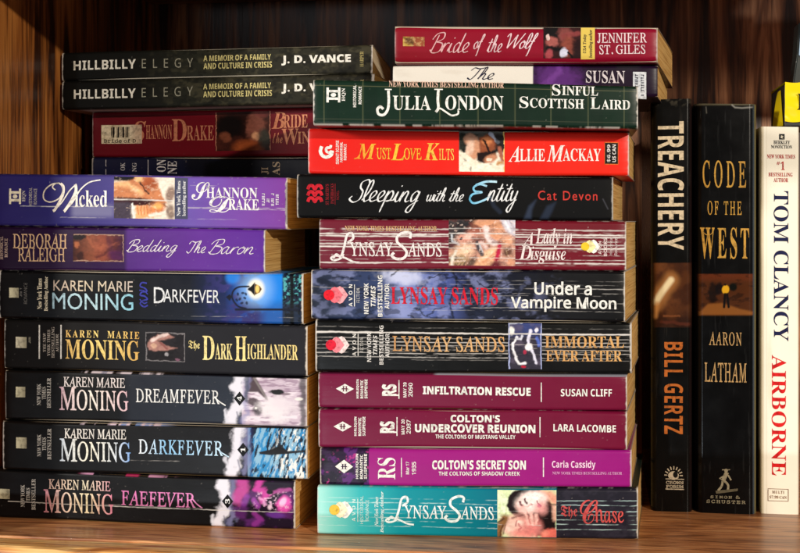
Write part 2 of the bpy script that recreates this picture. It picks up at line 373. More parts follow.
# ------------------------------------------------------------------ books
REP = []
class Book:
    """A bound book. xl..xr: picture columns of the spine; tops at both ends; Yl, Yr: depth of both spine ends."""
    def __init__(b, kind, label, group, xl, xr, tl, tr, Yl, Yr, below=None, depth=.105, xpage=None, bl=None, br=None, upright=False, ra=.0018, rb=.0022,
                 paint=None, m='gloss', pages='tan', boards=None, bulge=.0004, seed=0, splay=0, th=.0004, inset=.0004, shear=None, zb=None, topart=None, rimw=.7):
        b.xl, b.xr, b.Yl, b.Yr = xl, xr, Yl, Yr; b.seed = seed; b.bulge = bulge; b.upright = upright; b.mk = m
        Xl, dl = on_plane(xl, Yl); Xr, dr = on_plane(xr, Yr)
        b.A, b.B = np.array([Xl, Yl]), np.array([Xr, Yr])
        b.zt = np.array([z_at(tl, dl), z_at(tr, dr)])
        if below is None: b.zb = np.array([0.0, 0.0]) if zb is None else np.array(zb)
        else:
            q = below
            zf = lambda X: q.zt[0] + (q.zt[1] - q.zt[0]) * (X - q.A[0]) / (q.B[0] - q.A[0])
            b.zb = np.array([zf(Xl), zf(Xr)]) + .0003
        AB = b.B - b.A; b.len = np.linalg.norm(AB)
        b.dir = np.array([-AB[1], AB[0]]) / b.len
        if shear is None and xpage is not None:                       # slight spine roll: page ends seen as in the photograph
            Xp, _ = on_plane(xpage, Yr + depth); shear = (Xp - Xr) / depth - b.dir[0]
        shear = shear or 0
        b.dir = b.dir + AB / b.len * shear
        b.depth = depth; b.H = float(np.mean(b.zt - b.zb)); b.splay = splay
        # ---- root
        mid = b.W(np.array([.5]), np.array([depth / 2]), np.array([0.]))[0]
        b.root = empty(kind, mid, label, 'book', group); b.off = mid
        # ---- cover: outer skin as one fine grid across (profile) x along (extrusion)
        span = b.len if upright else b.H                             # size across the profile
        ext = b.H if upright else b.len
        def arc(n):
            return [math.pi / 2 * k / n for k in range(n + 1)]
        n_sp = int((abs(xr - xl) if upright else (abs((bl or 0) - tl) if bl else b.H * 1900)) * 2.1) + 6
        prof = [(0, depth), (0, depth * .6), (0, depth * .25), (0, depth * .08)]
        k_in = len(prof)
        prof += [(ra * (1 - math.cos(t)), rb * (1 - math.sin(t))) for t in arc(5)]
        qs = np.linspace(ra, span - ra, n_sp)[1:-1]
        prof += [(q, 0) for q in qs]
        prof += [(span - ra * (1 - math.sin(t)), rb * (1 - math.cos(t))) for t in arc(5)]
        prof += [(span, depth * .08), (span, depth * .25), (span, depth * .6), (span, depth)]
        prof = np.array(prof); k_out = len(prof) - 4
        nE = int((abs(ext) * 1900) * 1.25) + 4
        e = np.linspace(0, 1, nE)
        Q, Ee = np.meshgrid(prof[:, 0] / span, e, indexing='ij'); Bd = np.repeat(prof[:, 1][:, None], nE, 1)
        if upright: a, c = Q, Ee
        else: a, c = Ee, 1 - Q
        inside = (np.arange(len(prof)) >= k_in) & (np.arange(len(prof)) < k_out)
        bu = np.where(inside[:, None], 1.0, 0.0)
        Bd2 = Bd - bu * b.bul(a, c)
        P = b.W(a.ravel(), Bd2.ravel(), c.ravel())
        # printed colours
        P0 = b.W(a.ravel(), 0 * a.ravel(), np.clip(c, 0, 1).ravel()); X, Y = project(P0)
        cv = Canvas(X.reshape(a.shape), Y.reshape(a.shape), (a if upright else 1 - c), seed); b.cv = cv
        (paint or (lambda v: v.fill((30, 30, 30))))(cv)
        if boards is not None:
            w = sst(.0004, .004, Bd) * (~inside)[:, None]; cv.mix(w, boards)
        if topart is not None:                                        # cover art running over the top edge
            sav = cv.C.copy(); topart(cv); k = np.where((np.arange(len(prof)) < k_in + 4)[:, None, None], 1.0, 0.0); cv.C = sav * (1 - k) + cv.C * k
        Vs = [P]; Fs = grid_faces(len(prof), nE, 0, flip=not upright)
        Cs = [cv.C.reshape(-1, 3)]
        # inner skin (coarse) and rims
        ip = np.array([(th, depth), (th, th), (span - th, th), (span - th, depth)])
        ie = np.array([0, 1.0]); Qi, Ei = np.meshgrid(ip[:, 0] / span, ie, indexing='ij'); Bi = np.repeat(ip[:, 1][:, None], 2, 1)
        ai, ci = (Qi, Ei) if upright else (Ei, 1 - Qi)
        off = len(P); Vs.append(b.W(ai.ravel(), Bi.ravel(), ci.ravel())); Cs.append(np.tile(lin((205, 196, 180)), (8, 1)))
        Fs += grid_faces(4, 2, off, flip=upright)
        np_ = len(prof); off2 = off + 8
        inner = np.stack([np.clip(prof[:, 0], th, span - th), np.clip(prof[:, 1], th, depth)], 1)
        for ee, fl in ((0, False), (1, True)):
            q = np.concatenate([prof[:, 0], inner[:, 0]]) / span; dd = np.concatenate([prof[:, 1], inner[:, 1]])
            aa, cc = (q, np.full(len(q), float(ee))) if upright else (np.full(len(q), float(ee)), 1 - q)
            d3 = dd.copy(); d3[:np_] -= np.where(inside, b.bul(aa[:np_], cc[:np_]), 0)
            Vs.append(b.W(aa, d3, cc)); rim = np.concatenate([cv.C[:, 0 if ee == 0 else -1]] * 2)
            rk = sst(.42, .62, fbm(np.arange(len(q)) / 6.0, np.full(len(q), float(ee) * 9), seed + 60))[:, None] * rimw
            Cs.append(rim * (1 - rk) + lin((206, 198, 184)) * rk)
            for i in range(np_ - 1):
                f = [off2 + i, off2 + i + 1, off2 + np_ + i + 1, off2 + np_ + i]; Fs.append(f[::-1] if fl != upright else f)
            off2 += len(q)
        for sgn in (0, 1):                                            # back rims of the two boards
            q = np.array([0, th]) if sgn == 0 else np.array([span - th, span])
            Qr, Er = np.meshgrid(q / span, ie, indexing='ij'); ar, cr = (Qr, Er) if upright else (Er, 1 - Qr)
            Vs.append(b.W(ar.ravel(), np.full(4, depth), cr.ravel())); Cs.append(np.tile(lin((188, 180, 166)), (4, 1)))
            Fs += grid_faces(2, 2, off2, flip=upright); off2 += 4
        V = np.concatenate(Vs) - mid
        me = raw_mesh('cover', V, Fs, np.concatenate(Cs), smooth=True)
        b.cover = link('jacket' if m == 'jacket' else 'cover', me, b.root, M[m])
        # ---- page block
        ins = inset
        na, nb, nc = (2, 14, 2)
        def face(fn, n1, n2):
            u, v = np.meshgrid(np.linspace(0, 1, n1), np.linspace(0, 1, n2), indexing='ij'); return fn(u.ravel(), v.ravel())
        i_q = th / span * 1.05; i_e = ins / ext; bk = depth - max(ins * 2, .0012)
        rng = np.random.RandomState(seed + 5)
        def wpt(qn, bb, en):                                          # across, depth, along
            aa, cc = (qn, en) if upright else (en, 1 - qn)
            return b.W(aa, bb, cc)
        PV, PF = [], []; o_ = 0
        ncols = max(6, int(span / .0012))
        jit = rng.normal(0, .00012, (ncols, 1)) * np.ones((1, 9))
        for en, sg in ((i_e, 1), (1 - i_e, -1)):                      # head and tail ends, page leaves slightly uneven
            qn, bb = np.meshgrid(np.linspace(i_q, 1 - i_q, ncols), np.linspace(th, bk, 9), indexing='ij')
            ev = en + sg * np.abs(jit) / ext
            PV.append(wpt(qn.ravel(), bb.ravel(), ev.ravel())); PF += grid_faces(ncols, 9, o_, flip=(sg == 1) != upright); o_ += ncols * 9
        for qv in (i_q, 1 - i_q):
            bb, en = np.meshgrid(np.linspace(th, bk, 3), np.linspace(i_e, 1 - i_e, 3), indexing='ij')
            PV.append(wpt(np.full(9, qv), bb.ravel(), en.ravel())); PF += grid_faces(3, 3, o_); o_ += 9
        qn, en = np.meshgrid(np.linspace(i_q, 1 - i_q, ncols), np.linspace(i_e, 1 - i_e, 5), indexing='ij')
        PV.append(wpt(qn.ravel(), np.full(qn.size, bk), en.ravel())); PF += grid_faces(ncols, 5, o_); o_ += ncols * 5
        b.pages = link('page_block', raw_mesh('page_block', np.concatenate(PV) - mid, PF), b.root, M[pages])
        if bl is not None:
            p = project(b.W(np.array([0, 1.]), np.zeros(2), np.zeros(2)))[1]
            REP.append((kind, xl, 'bottom want', bl, br, 'got', [round(float(v), 1) for v in p]))
    def W(b, a, d, c):
        xy = b.A[None] + a[:, None] * (b.B - b.A)[None] + d[:, None] * b.dir[None]
        zb = b.zb[0] + (b.zb[1] - b.zb[0]) * a; zt = b.zt[0] + (b.zt[1] - b.zt[0]) * a
        k = np.clip(d / b.depth, 0, 1) * b.splay
        z = zb - k + (zt - zb + k * .8) * c
        if not b.upright:
            ph = b.seed * 1.7
            z = z + .00017 * np.sin(a * 5.1 + ph) + .00008 * np.sin(a * 13 + ph * 2.3)
            w = .0005 * np.sin(a * 4.3 + ph * 1.3) + .0007 * np.exp(-a * 90) + .0007 * np.exp(-(1 - a) * 90)
            xy = xy + (w * np.exp(-np.clip(d, 0, 1) * 120))[:, None] * b.dir[None]
        return np.concatenate([xy, z[:, None]], 1)
    def bul(b, a, c): return b.bulge * np.sin(math.pi * np.clip(a if b.upright else c, 0, 1))
    def ac(b, px, py):                                                # picture place -> (a, c) on the spine plane
        u = px - HX; rx, ry = -F * SN + u * CT, F * CT + u * SN
        dx, dy = b.B - b.A
        # C + t*r = A + a*d
        ax, ay = b.A[0], b.A[1] + D0
        den = rx * dy - ry * dx
        t = (ax * dy - ay * dx) / den
        hx, hy = t * rx, t * ry
        a = ((hx - ax) * dx + (hy - ay) * dy) / (dx * dx + dy * dy)
        z = ZC + (HY - py) * t
        zb = b.zb[0] + (b.zb[1] - b.zb[0]) * a; zt = b.zt[0] + (b.zt[1] - b.zt[0]) * a
        return a, (z - zb) / (zt - zb)
    def place(b, P, lift):
        xc = (P[:, 0].min() + P[:, 0].max()) / 2; yc = (P[:, 1].min() + P[:, 1].max()) / 2
        if b.upright:
            a, _ = b.ac(P[:, 0], np.full(len(P), yc)); _, c = b.ac(np.full(len(P), xc), P[:, 1])
        else:
            a, _ = b.ac(P[:, 0], np.full(len(P), yc)); _, c = b.ac(np.full(len(P), xc), P[:, 1])
        return b.W(a, -b.bul(a, c) - lift, c) - b.off
    def ink(b, name, col, *pieces, m='ink', lift=.00022, label=None, keep=None):
        """lettering or a mark: col is one colour, or stops [(x, rgb), ...] across the picture"""
        Vs, Fs, Cs, o = [], [], [], 0
        for pc in pieces:
            P, Fc = pc[0], pc[1]; cc = pc[2] if len(pc) > 2 else col
            Vs.append(b.place(P, lift + (.00006 if len(pc) > 2 else 0))); Fs += [[i + o for i in f] for f in Fc]; o += len(P)
            if isinstance(cc, list):
                xs = [s[0] for s in cc]; q = np.array([lin(s[1]) for s in cc]); ax = 0
                Cs.append(np.stack([np.interp(P[:, 0], xs, q[:, k]) for k in range(3)], 1))
            else: Cs.append(np.tile(lin(cc), (len(P), 1)))
        ob = link(name, raw_mesh(name, np.concatenate(Vs), Fs, np.concatenate(Cs)), b.cover, M[m])
        if label: ob['label'] = label
        return ob
    def panel(b, name, x0, y0, x1, y1, paint, m='gloss', lift=.0001, res=2.2, label=None, warp=1.0):
        nx, ny = int((x1 - x0) * res) + 2, int((y1 - y0) * res) + 2
        px, py = np.meshgrid(np.linspace(x0, x1, nx), np.linspace(y0, y1, ny))
        P = np.stack([px.ravel(), py.ravel()], 1)
        sd = b.seed + 100 + x0
        wx = px + warp * (2.6 * (fbm(px / 7, py / 7, sd) - .5) + 1.6 * (fbm(px / 2.2, py / 2.2, sd + 3) - .5))
        wy = py + warp * (2.6 * (fbm(px / 7, py / 7, sd + 7) - .5) + 1.6 * (fbm(px / 2.2, py / 2.2, sd + 11) - .5))
        cv = Canvas(wx, wy, (py - y0) / (y1 - y0), b.seed + 100); paint(cv); cv.X, cv.Y = px, py
        if warp: cv.vary(.26, 2.4, 1.8); cv.vary(.14, 7, 5)
        V = b.place(P, lift)
        ob = link(name, raw_mesh(name, V, grid_faces(ny, nx, 0, flip=True), cv.C.reshape(-1, 3), smooth=True), b.cover, M[m])
        if label: ob['label'] = label
        return ob

GL, GR, GU = 'paperbacks lying in the left stack', 'paperbacks lying in the right stack', 'books standing upright at the right'
WHITE, IVORY = (240, 238, 232), (226, 214, 190)

# ================= left stack, bottom to top
def smoke(v, x, yt, yb):                                              # pale smoke drifting up a spine
    v.line([(x - 9, yb), (x - 4, yb - 14), (x, yb - 22), (x - 3, yt + 12), (x + 2, yt)], 11, (232, 230, 240), 3.5, .95, wob=9)
    v.line([(x + 3, yb), (x + 8, yb - 12), (x + 5, yb - 24), (x + 9, yt)], 6, (150, 150, 190), 3, .6, wob=9)
    v.line([(x - 12, yb), (x - 14, yb - 14)], 3, (225, 225, 235), 1.4, .8, wob=5)
    v.line([(x + 1, yb), (x - 2, yb - 12)], 1.6, (90, 90, 120), .8, .6)
def diamond(b, x, y, ch):
    b.ink('volume_number', (12, 12, 14), PG((x, y - 7), (x + 5.6, y), (x, y + 7), (x - 5.6, y)), T(ch, 'serif', x - 2.3, y - 2.4, x + 2.3, y + 2.4, 'up') + ((240, 240, 240),))
def square(b, x0, y0, x1, y1, c=(214, 206, 176)):
    b.ink('publisher_emblem', [(x0, c), (x1, (150, 142, 120))], BOX(x0, y0, x1, y1))
def moning(b, x0, x1, y0, y1, x2, x3, y2, y3, c1, c2, st='thin', off=0):
    b.ink('author_lettering', c1, T('KAREN MARIE', st, x0, y0, x1, y1, off=off), m='foil')
    b.ink('author_lettering', c2, *((T('M', st, x2, y2, x2 + .245 * (x3 - x2), y3 - .8), T('ONING', st, x2 + .25 * (x3 - x2), y2 + 3.4, x3, y3)) if st == 'thin' else (T('MONING', st, x2, y2, x3, y3),)), m='foil')
def nyt3(b, x, y0, y1, c=(196, 190, 182), w=5.2):
    ym = (y0 + y1) / 2; h = (y1 - y0) / 2
    b.ink('blurb_lettering', c, T('NEW YORK', 'serif', x, ym - h * .62, x + 3.9, ym + h * .8, 'up'), T('TIMES', 'serif', x + w, ym - h * .42, x + w + 3.9, ym + h * .42, 'up'),
          T('BESTSELLER', 'serif', x + 2 * w, ym - h, x + 2 * w + 4, ym + h, 'up'))

def p_fae(v):
    v.grad([(0, (18, 15, 15)), (110, (20, 19, 20)), (130, (26, 27, 29)), (230, (24, 24, 27))])
    v.rect(236, 460, 330, 560, (40, 26, 48))
    v.mottle(16, 9, .42, .66, (104, 48, 118), .8 ); v.rect(-50, 440, 232, 560, (22, 21, 23), 4)
    smoke(v, 226, 472, 528)
    v.line([(242, 476), (243, 488), (238, 498)], 11, (206, 92, 168), 4, .8, wob=6)
    v.line([(262, 478), (256, 488), (268, 494), (262, 500)], 6, (214, 84, 176), 2.4, .85, wob=6)
    v.line([(268, 492), (290, 490)], 3.4, (196, 100, 172), 1.6, .7, wob=4)
    v.line([(247, 497), (244, 504)], 6, (150, 70, 170), 2.4, .7); v.line([(254, 500), (258, 506)], 5, (170, 80, 180), 2, .8)
    v.ell(284, 504, 7, 8, (228, 96, 184), 20, .5, .95, .3); v.ell(283, 502, 3, 5, (246, 196, 228), 30, .6, .9); v.ell(270, 507, 2, 2.4, (240, 214, 232), 0, .9, .9, .3)
    v.line([(259, 498), (263, 500), (266, 504)], 2.4, (230, 170, 214), 1.6, .8, wob=5); v.mix(sst(.6, .72, fbm(v.X / 2.4, v.Y / 2, 31)) * sst(250, 262, v.X) * (1 - sst(508, 512, v.Y)) * sst(490, 495, v.Y) * .8, (238, 200, 228))
    v.line([(255, 514), (262, 519), (254, 525)], 5, (150, 62, 150), 2, .8, wob=5); v.ell(276, 515, 9, 3, (120, 66, 160), 5, .6, .8)
    v.ell(270, 492, 3.4, 2.4, (14, 10, 14), 0, .4)
    v.crease(.655, .8, w=.011, x0=8, brk=.30); v.crease(.63, .4, x0=100, x1=240); v.wear(.35, .8, None, 295)
def top_art(v, c=(226, 214, 220), c2=(206, 60, 120)):
    v.fill((26, 24, 28)); v.mottle(9, 400, .45, .56, c, .9); v.mottle(13, 400, .56, .64, c2, .8, 4)
    v.rect(-100, -1e3, 82, 1e3, (24, 22, 22), 6); v.rect(165, -1e3, 400, 1e3, (24, 22, 28), 14)
b = Book('paperback_book', 'thick black paperback with magenta smoke art, at the very bottom of the left stack', GL, -6, 295, 469.5, 480, .005, .0018, bl=519, br=530, paint=p_fae, seed=1,
         topart=lambda v: top_art(v, (214, 160, 190), (196, 50, 110)))
fae = b
square(b, -1.5, 489, 10, 499)
nyt3(b, 21, 479, 510, w=5.4)
moning(b, 49, 111, 480, 490, 44, 114, 489.5, 513.5, [(49, (224, 190, 176)), (85, (232, 222, 196)), (111, (222, 168, 178))], [(44, (220, 150, 164)), (64, (236, 210, 196)), (88, (240, 226, 190)), (114, (220, 140, 166))])
b.ink('title_lettering', [(122, (214, 130, 178)), (203, (226, 150, 196))], T('FAEFEVER', 'thin', 122, 491, 196, 506, off=-.008), ST(curve([(192, 497), (197, 503), (203, 507.5)]), 1.2), m='foil')
diamond(b, 228, 501, '3')

def p_dark1(v):
    v.grad([(0, (18, 16, 16)), (110, (20, 20, 22)), (140, (30, 29, 31)), (232, (30, 30, 33))])
    v.rect(248, 400, 330, 500, (150, 190, 214)); 
    n = fbm(v.X / 2.6 + v.Y / 9, v.Y / 9, 5, 3); k = sst(246, 252, v.X)
    v.mix(sst(.44, .56, n) * k, (58, 148, 200)); v.mix(sst(.50, .60, fbm(v.X / 2.3 + v.Y / 8, v.Y / 10, 9, 3)) * k, (24, 44, 66))
    v.mix(sst(.56, .66, fbm(v.X / 2.2 + v.Y / 12, v.Y / 6, 14, 3)) * k * sst(268, 288, v.X), WHITE)
    v.mix((1 - sst(248, 256, v.X)) * k * .7, (60, 50, 110))
    smoke(v, 240, 424, 472)
    v.poly([(259, 452), (273, 449), (281, 444), (287, 451), (306, 450), (306, 452), (286, 454), (270, 455), (260, 454)], (22, 16, 18), .9)
    v.crease(.72, .4, x0=130, x1=180); v.wear(.3, .6, 3, 307)
b = Book('paperback_book', 'black paperback with a dark feather on streaky blue art at its right end', GL, 3, 307, 420.5, 428, .0035, .0005, below=fae, bl=466, br=474, paint=p_dark1, seed=2, topart=lambda v: top_art(v, (226, 206, 220), (120, 150, 200)))
d1 = b
square(b, 17, 437, 27.5, 448)
nyt3(b, 38, 428, 459, w=5)
moning(b, 65, 126.5, 428.5, 438.5, 60.5, 131, 438, 461.5, (228, 222, 214), [(60, (196, 204, 214)), (90, (240, 234, 214)), (118, (214, 220, 226)), (131, (130, 170, 220))])
b.ink('title_lettering', [(139, (236, 238, 240)), (165, (150, 196, 226)), (229, (206, 226, 238))], T('DARKFEVER', 'thin', 139, 440, 223, 455, sp=1.1), ST([(216, 448), (222, 453), (229, 457)], 1.2), m='foil')
diamond(b, 243, 450, '1')

def p_dream(v):
    v.grad([(0, (20, 18, 18)), (118, (22, 22, 24)), (132, (46, 50, 60)), (228, (52, 58, 70))])
    v.rect(242, 350, 330, 450, (206, 190, 204)); k = sst(240, 246, v.X)
    v.mix(sst(.45, .62, fbm(v.X / 16, v.Y / 3, 3)) * k * .8, (238, 228, 236)); v.mix(sst(.54, .68, fbm(v.X / 14, v.Y / 2.4, 8)) * k * .7, (150, 122, 146))
    v.poly([(248, 376), (256, 378), (268, 398), (266, 399), (258, 392), (247, 392)], (96, 82, 88), 1.4); v.line([(254, 378), (267, 399)], 2, (140, 132, 132), .8)
    v.ell(254, 402, 7, 4, (84, 70, 76), 20, .5, .9, .3); v.ell(258, 410, 5, 5, (70, 62, 66), 0, .5, .9, .3); v.ell(256, 408, 1.2, 1.2, WHITE)
    v.ell(275, 409, 15, 12, (232, 226, 230), 10, .8, .95, .5); v.ell(285, 404, 14, 7, (226, 216, 224), 20, .9, .8, .5)
    v.ell(277, 392, 7.5, 2.6, (40, 40, 40), 3, .3, 1, .25); v.ell(286, 394, 5, 1.2, (120, 96, 112), 0, .5, .8)
    v.line([(303, 380), (303, 424)], 6, (96, 92, 96), 2.6, .85, wob=5); v.ell(299, 399, 4, 1.6, WHITE, 0, .5, .8)
    smoke(v, 239, 375, 424); v.line([(246, 376), (247, 400)], 4, (84, 92, 112), 1.6, .8, wob=4)
    v.wear(.3, .5, 5, 307)
b = Book('paperback_book', 'slate and black paperback with pale smoke and grey white wing art at its right end', GL, 5, 307, 369.5, 377, .005, .0015, below=d1, bl=418, br=424.5, paint=p_dream, seed=3, topart=lambda v: top_art(v, (226, 214, 222), (150, 150, 170)))
dre = b
square(b, 16, 386.5, 25.5, 397)
nyt3(b, 37, 378, 408, w=5)
moning(b, 63.5, 125, 377.5, 387.5, 59.5, 128.5, 387, 411, (222, 212, 208), [(59, (206, 172, 182)), (90, (240, 232, 220)), (128, (224, 190, 196))])
b.ink('title_lettering', (232, 230, 226), T('DREAMFEVER', 'thin', 136, 389.5, 220, 403.5, sp=1.06), ST([(214, 397), (220, 402), (226, 405.5)], 1.2), m='foil')
diamond(b, 240, 398.5, '4')

def p_high(v):
    v.grad([(0, (26, 23, 22)), (90, (32, 30, 30)), (150, (46, 46, 50)), (310, (50, 50, 56))]); v.vary(.08); v.wear(.3, .9, 4, 307)
b = Book('paperback_book', 'charcoal paperback with gold serif lettering and a small framed picture of a hand', GL, 4, 307, 319, 326, .006, .0012, below=dre, bl=364, br=370, paint=p_high, seed=4, m='matte')
hi = b
square(b, 16, 337, 27, 348, (220, 212, 188)); b.ink('imprint_lettering', (150, 144, 130), *TICKS(29, 337, 31, 348, 5))
b.ink('blurb_lettering', (176, 166, 156), T('THE NEW', 'serif', 43.5, 333, 46.3, 352, 'up'), T('YORK TIMES', 'serif', 47.6, 330, 50.6, 356, 'up'), T('BESTSELLING', 'serif', 51.9, 327, 55, 358, 'up'), T('AUTHOR', 'serif', 56.2, 334, 59.2, 352, 'up'),
      BOX(39, 325, 40.3, 359) + ((220, 214, 206),), BOX(60.8, 325, 62.1, 359) + ((220, 214, 206),))
GOLD = [(66, (206, 170, 104)), (100, (238, 214, 140)), (140, (214, 174, 104)), (203, (238, 222, 160)), (298, (236, 212, 146))]
b.ink('author_lettering', GOLD, T('KAREN  MARIE', 'serif', 66, 331, 140, 338.3, off=-.01, sp=1.25), m='foil')
b.ink('author_lettering', GOLD, T('MONING', 'serif', 66, 340, 140, 360, off=-.004), m='foil')
def p_hand(v):
    v.fill((44, 42, 46)); v.mottle(20, 10, .4, .7, (60, 56, 60), .6)
    v.poly([(148, 347), (150, 340), (158, 335), (168, 333.5), (174, 336), (168, 339), (158, 341), (166, 345), (178, 348), (166, 350), (156, 351), (149, 350)], (176, 134, 126), 1.6)
    v.line([(152, 341), (160, 336.5), (168, 334.5)], 3, (226, 206, 200), 1.3, .9); v.ell(154, 346, 3, 2.4, (208, 172, 150), 20, .5, .9); v.line([(160, 343), (168, 348)], 2.2, (150, 100, 96), 1)
    v.ell(167, 353.5, 2.2, 1.8, (180, 176, 180), 0, .5, .8, .4); v.ell(178, 359, 2.4, 1.2, (150, 110, 130), 0, .5, .7)
    for q in ([(146.4, 332.4), (185.2, 332.4)], [(146.4, 361), (185.2, 361)], [(146.4, 332.4), (146.4, 361)], [(185.2, 332.4), (185.2, 361)]): v.line(q, 1.2, (130, 126, 128), .5)
b.panel('cover_picture', 146, 332, 185.6, 361.4, p_hand, 'matte')
b.ink('title_lettering', GOLD, T('The', 'frak', 189, 340, 200.5, 350.3), T('D', 'serif', 203, 335.5, 215, 359.5), T('ARK', 'serif', 215.5, 343, 233, 359), T('H', 'serif', 235.5, 336, 247, 360.5), T('IGHLANDER', 'serif', 247.5, 344, 298, 359.5, off=-.004), m='foil')

def p_lamp(v):
    v.grad([(0, (15, 15, 18)), (120, (17, 19, 24)), (190, (26, 32, 46)), (225, (34, 50, 96)), (245, (44, 100, 190)), (262, (40, 140, 230)), (283, (30, 140, 228))])
    v.mix(sst(190, 240, v.X) * sst(.45, .62, fbm(v.X / 14, v.Y / 9, 3)) * (1 - sst(255, 270, v.X)), (70, 66, 130))
    v.ell(233, 277, 7, 7, (40, 150, 240), 0, .7, .7); v.mix(sst(300, 318, v.Y + fbm(v.X / 10, v.Y / 8, 2) * 8) * sst(200, 250, v.X) * .6, (50, 50, 110))
    v.ell(256, 289, 14, 15, (150, 196, 244), 0, 1.3, .9); v.ell(256, 289, 8, 9.5, (250, 244, 226), 0, .6)
    v.rect(282.5, 260, 330, 330, (36, 50, 74), 1.2); v.mix(sst(282, 284, v.X) * sst(.5, .6, fbm(v.X / 3, v.Y / 3, 6)) * (1 - sst(298, 306, v.Y)), (96, 176, 180)); v.mix(sst(282, 284, v.X) * sst(.56, .62, fbm(v.X / 2.2, v.Y / 2.2, 11)), (16, 24, 34)); v.rect(290, 265, 294, 325, (10, 16, 24), 1)
    v.line([(236, 309.5), (303, 309.5)], 2.2, (20, 26, 50), .7); v.line(curve([(246, 308.5), (238, 306), (232.5, 298), (233.5, 291), (239, 287), (249, 286.5)]).tolist(), 1.8, (22, 26, 50), .7)
    for x, y in ((238, 294), (243, 293), (240, 299), (245, 298), (242, 303), (247, 303), (237, 300), (246, 294)): v.ell(x, y, 1.7, 1.2, (24, 30, 58), x * 20, .4, .85)
    v.poly([(226, 297), (230, 294), (232, 297), (230, 301)], (24, 26, 44), .8); v.poly([(248, 288.5), (251, 286.5), (255, 282), (255, 296), (251, 291.5), (248, 290)], (26, 22, 26), .6); v.poly([(255, 283.5), (260, 286), (262, 289), (260, 292.5), (255, 295)], (96, 62, 34), .7)
    v.ell(257.5, 289, 2, 4, (246, 214, 130), 0, .6); v.crease(.86, .3, x0=160, brk=.5); v.wear(.35, .9, -1, 303)
b = Book('paperback_book', 'black paperback with a lit street lamp on bright blue art at its right end', GL, -1, 303, 270.5, 274, .004, .0025, below=hi, bl=315.5, br=319, paint=p_lamp, seed=5)
lam = b
square(b, 10, 288, 19.5, 297.8); b.ink('imprint_lettering', (120, 116, 112), *TICKS(20.8, 288, 22.8, 297, 5), T('ROMANCE', 'sans', 24.6, 283, 28, 304, 'up'))
b.ink('blurb_lettering', IVORY, T('New York Times', 'serif', 38, 278.5, 42.6, 309, 'up'), T('Bestselling Author', 'serif', 44.6, 276.5, 49.4, 311, 'up'))
b.ink('author_lettering', [(54, (190, 172, 158)), (95, (214, 200, 176)), (133, (196, 184, 176))], T('KAREN MARIE', 'gill', 54, 280.5, 133, 291), m='foil')
b.ink('author_lettering', [(53, (170, 196, 206)), (95, (190, 214, 218)), (133, (150, 200, 214))], T('MONING', 'gill', 53, 293, 133.5, 309.6), m='foil')
b.ink('title_lettering', (70, 74, 170), ST(curve([(147, 283), (142, 282.5), (140.5, 286), (145, 288), (147, 291), (142, 292), (140.5, 295), (145, 296), (147.5, 299), (143, 300.5), (140.5, 303.5), (144, 306.5), (148, 305)]), 1.5), ST(curve([(139.5, 290), (144, 290.5), (148, 294)]), 1.1), ST(curve([(140, 299), (144, 303), (147.5, 302)]), 1.1))
b.ink('title_lettering', (226, 228, 230), T('D', 'gill', 154, 287, 165, 303), T('ARKFEVER', 'gill', 163.5, 289.5, 219.5, 302.5))

def p_bed(v):
    v.grad([(0, (40, 20, 48)), (70, (52, 24, 66)), (124, (64, 32, 88)), (128, (94, 54, 134)), (200, (110, 60, 156)), (265, (106, 58, 158))]); v.vary(.08)
    v.wear(.55, .9, None, 265)
b = Book('paperback_book', 'purple paperback with a small mauve picture and white script title, under the blue violet one', GL, -4, 265, 226, 229.7, .003, .0035, below=lam, bl=267, br=269.8, paint=p_bed, seed=6)
bed = b
b.ink('imprint_lettering', (190, 164, 150), T('HISTORICAL', 'serif', 0, 236, 3.2, 259, 'up'), T('ROMANCE', 'serif', 4.6, 238, 7.8, 257, 'up'))
b.ink('author_lettering', (208, 174, 140), T('DEBORAH', 'thin', 13, 233.5, 67, 248.5, off=-.012), T('RALEIGH', 'thin', 18, 247.5, 65, 261.5, off=-.012))
def p_bedpic(v):
    v.grad([(73, (70, 34, 30)), (90, (140, 84, 62)), (104, (150, 84, 66)), (115, (96, 44, 50)), (124, (66, 26, 70))])
    v.ell(79, 237, 7, 3.5, (24, 18, 26), 10, .4, .95, .4); v.ell(77, 245, 3, 3, (178, 112, 78), 0, .6, .8, .4); v.ell(80, 256, 5, 4, (60, 30, 30), 0, .5, .9, .5)
    v.line([(88, 240), (100, 248), (118, 244)], 4, (180, 108, 80), 2.4, .5, wob=8); v.line([(96, 258), (110, 250), (122, 240)], 3, (84, 34, 44), 2, .7, wob=6); v.line([(108, 238), (114, 258)], 5, (92, 40, 62), 3, .6); v.ell(116, 255, 8, 5, (90, 34, 96), 0, .7, .6)
    v.line([(73.5, 234.5), (123.5, 234.5), (123.5, 261), (73.5, 261)], 1, (190, 160, 140), .5, .7)
b.panel('cover_picture', 73, 234, 124, 261.5, p_bedpic)
b.ink('title_lettering', (230, 222, 228), *hand('Bedding', 127, 239.5, 178, 257.5, 1.1, thin=.5), *hand('The', 187, 241, 206, 253.5, 1.1, thin=.5), *hand('Baron', 209, 239.5, 254, 254.5, 1.1, thin=.5))

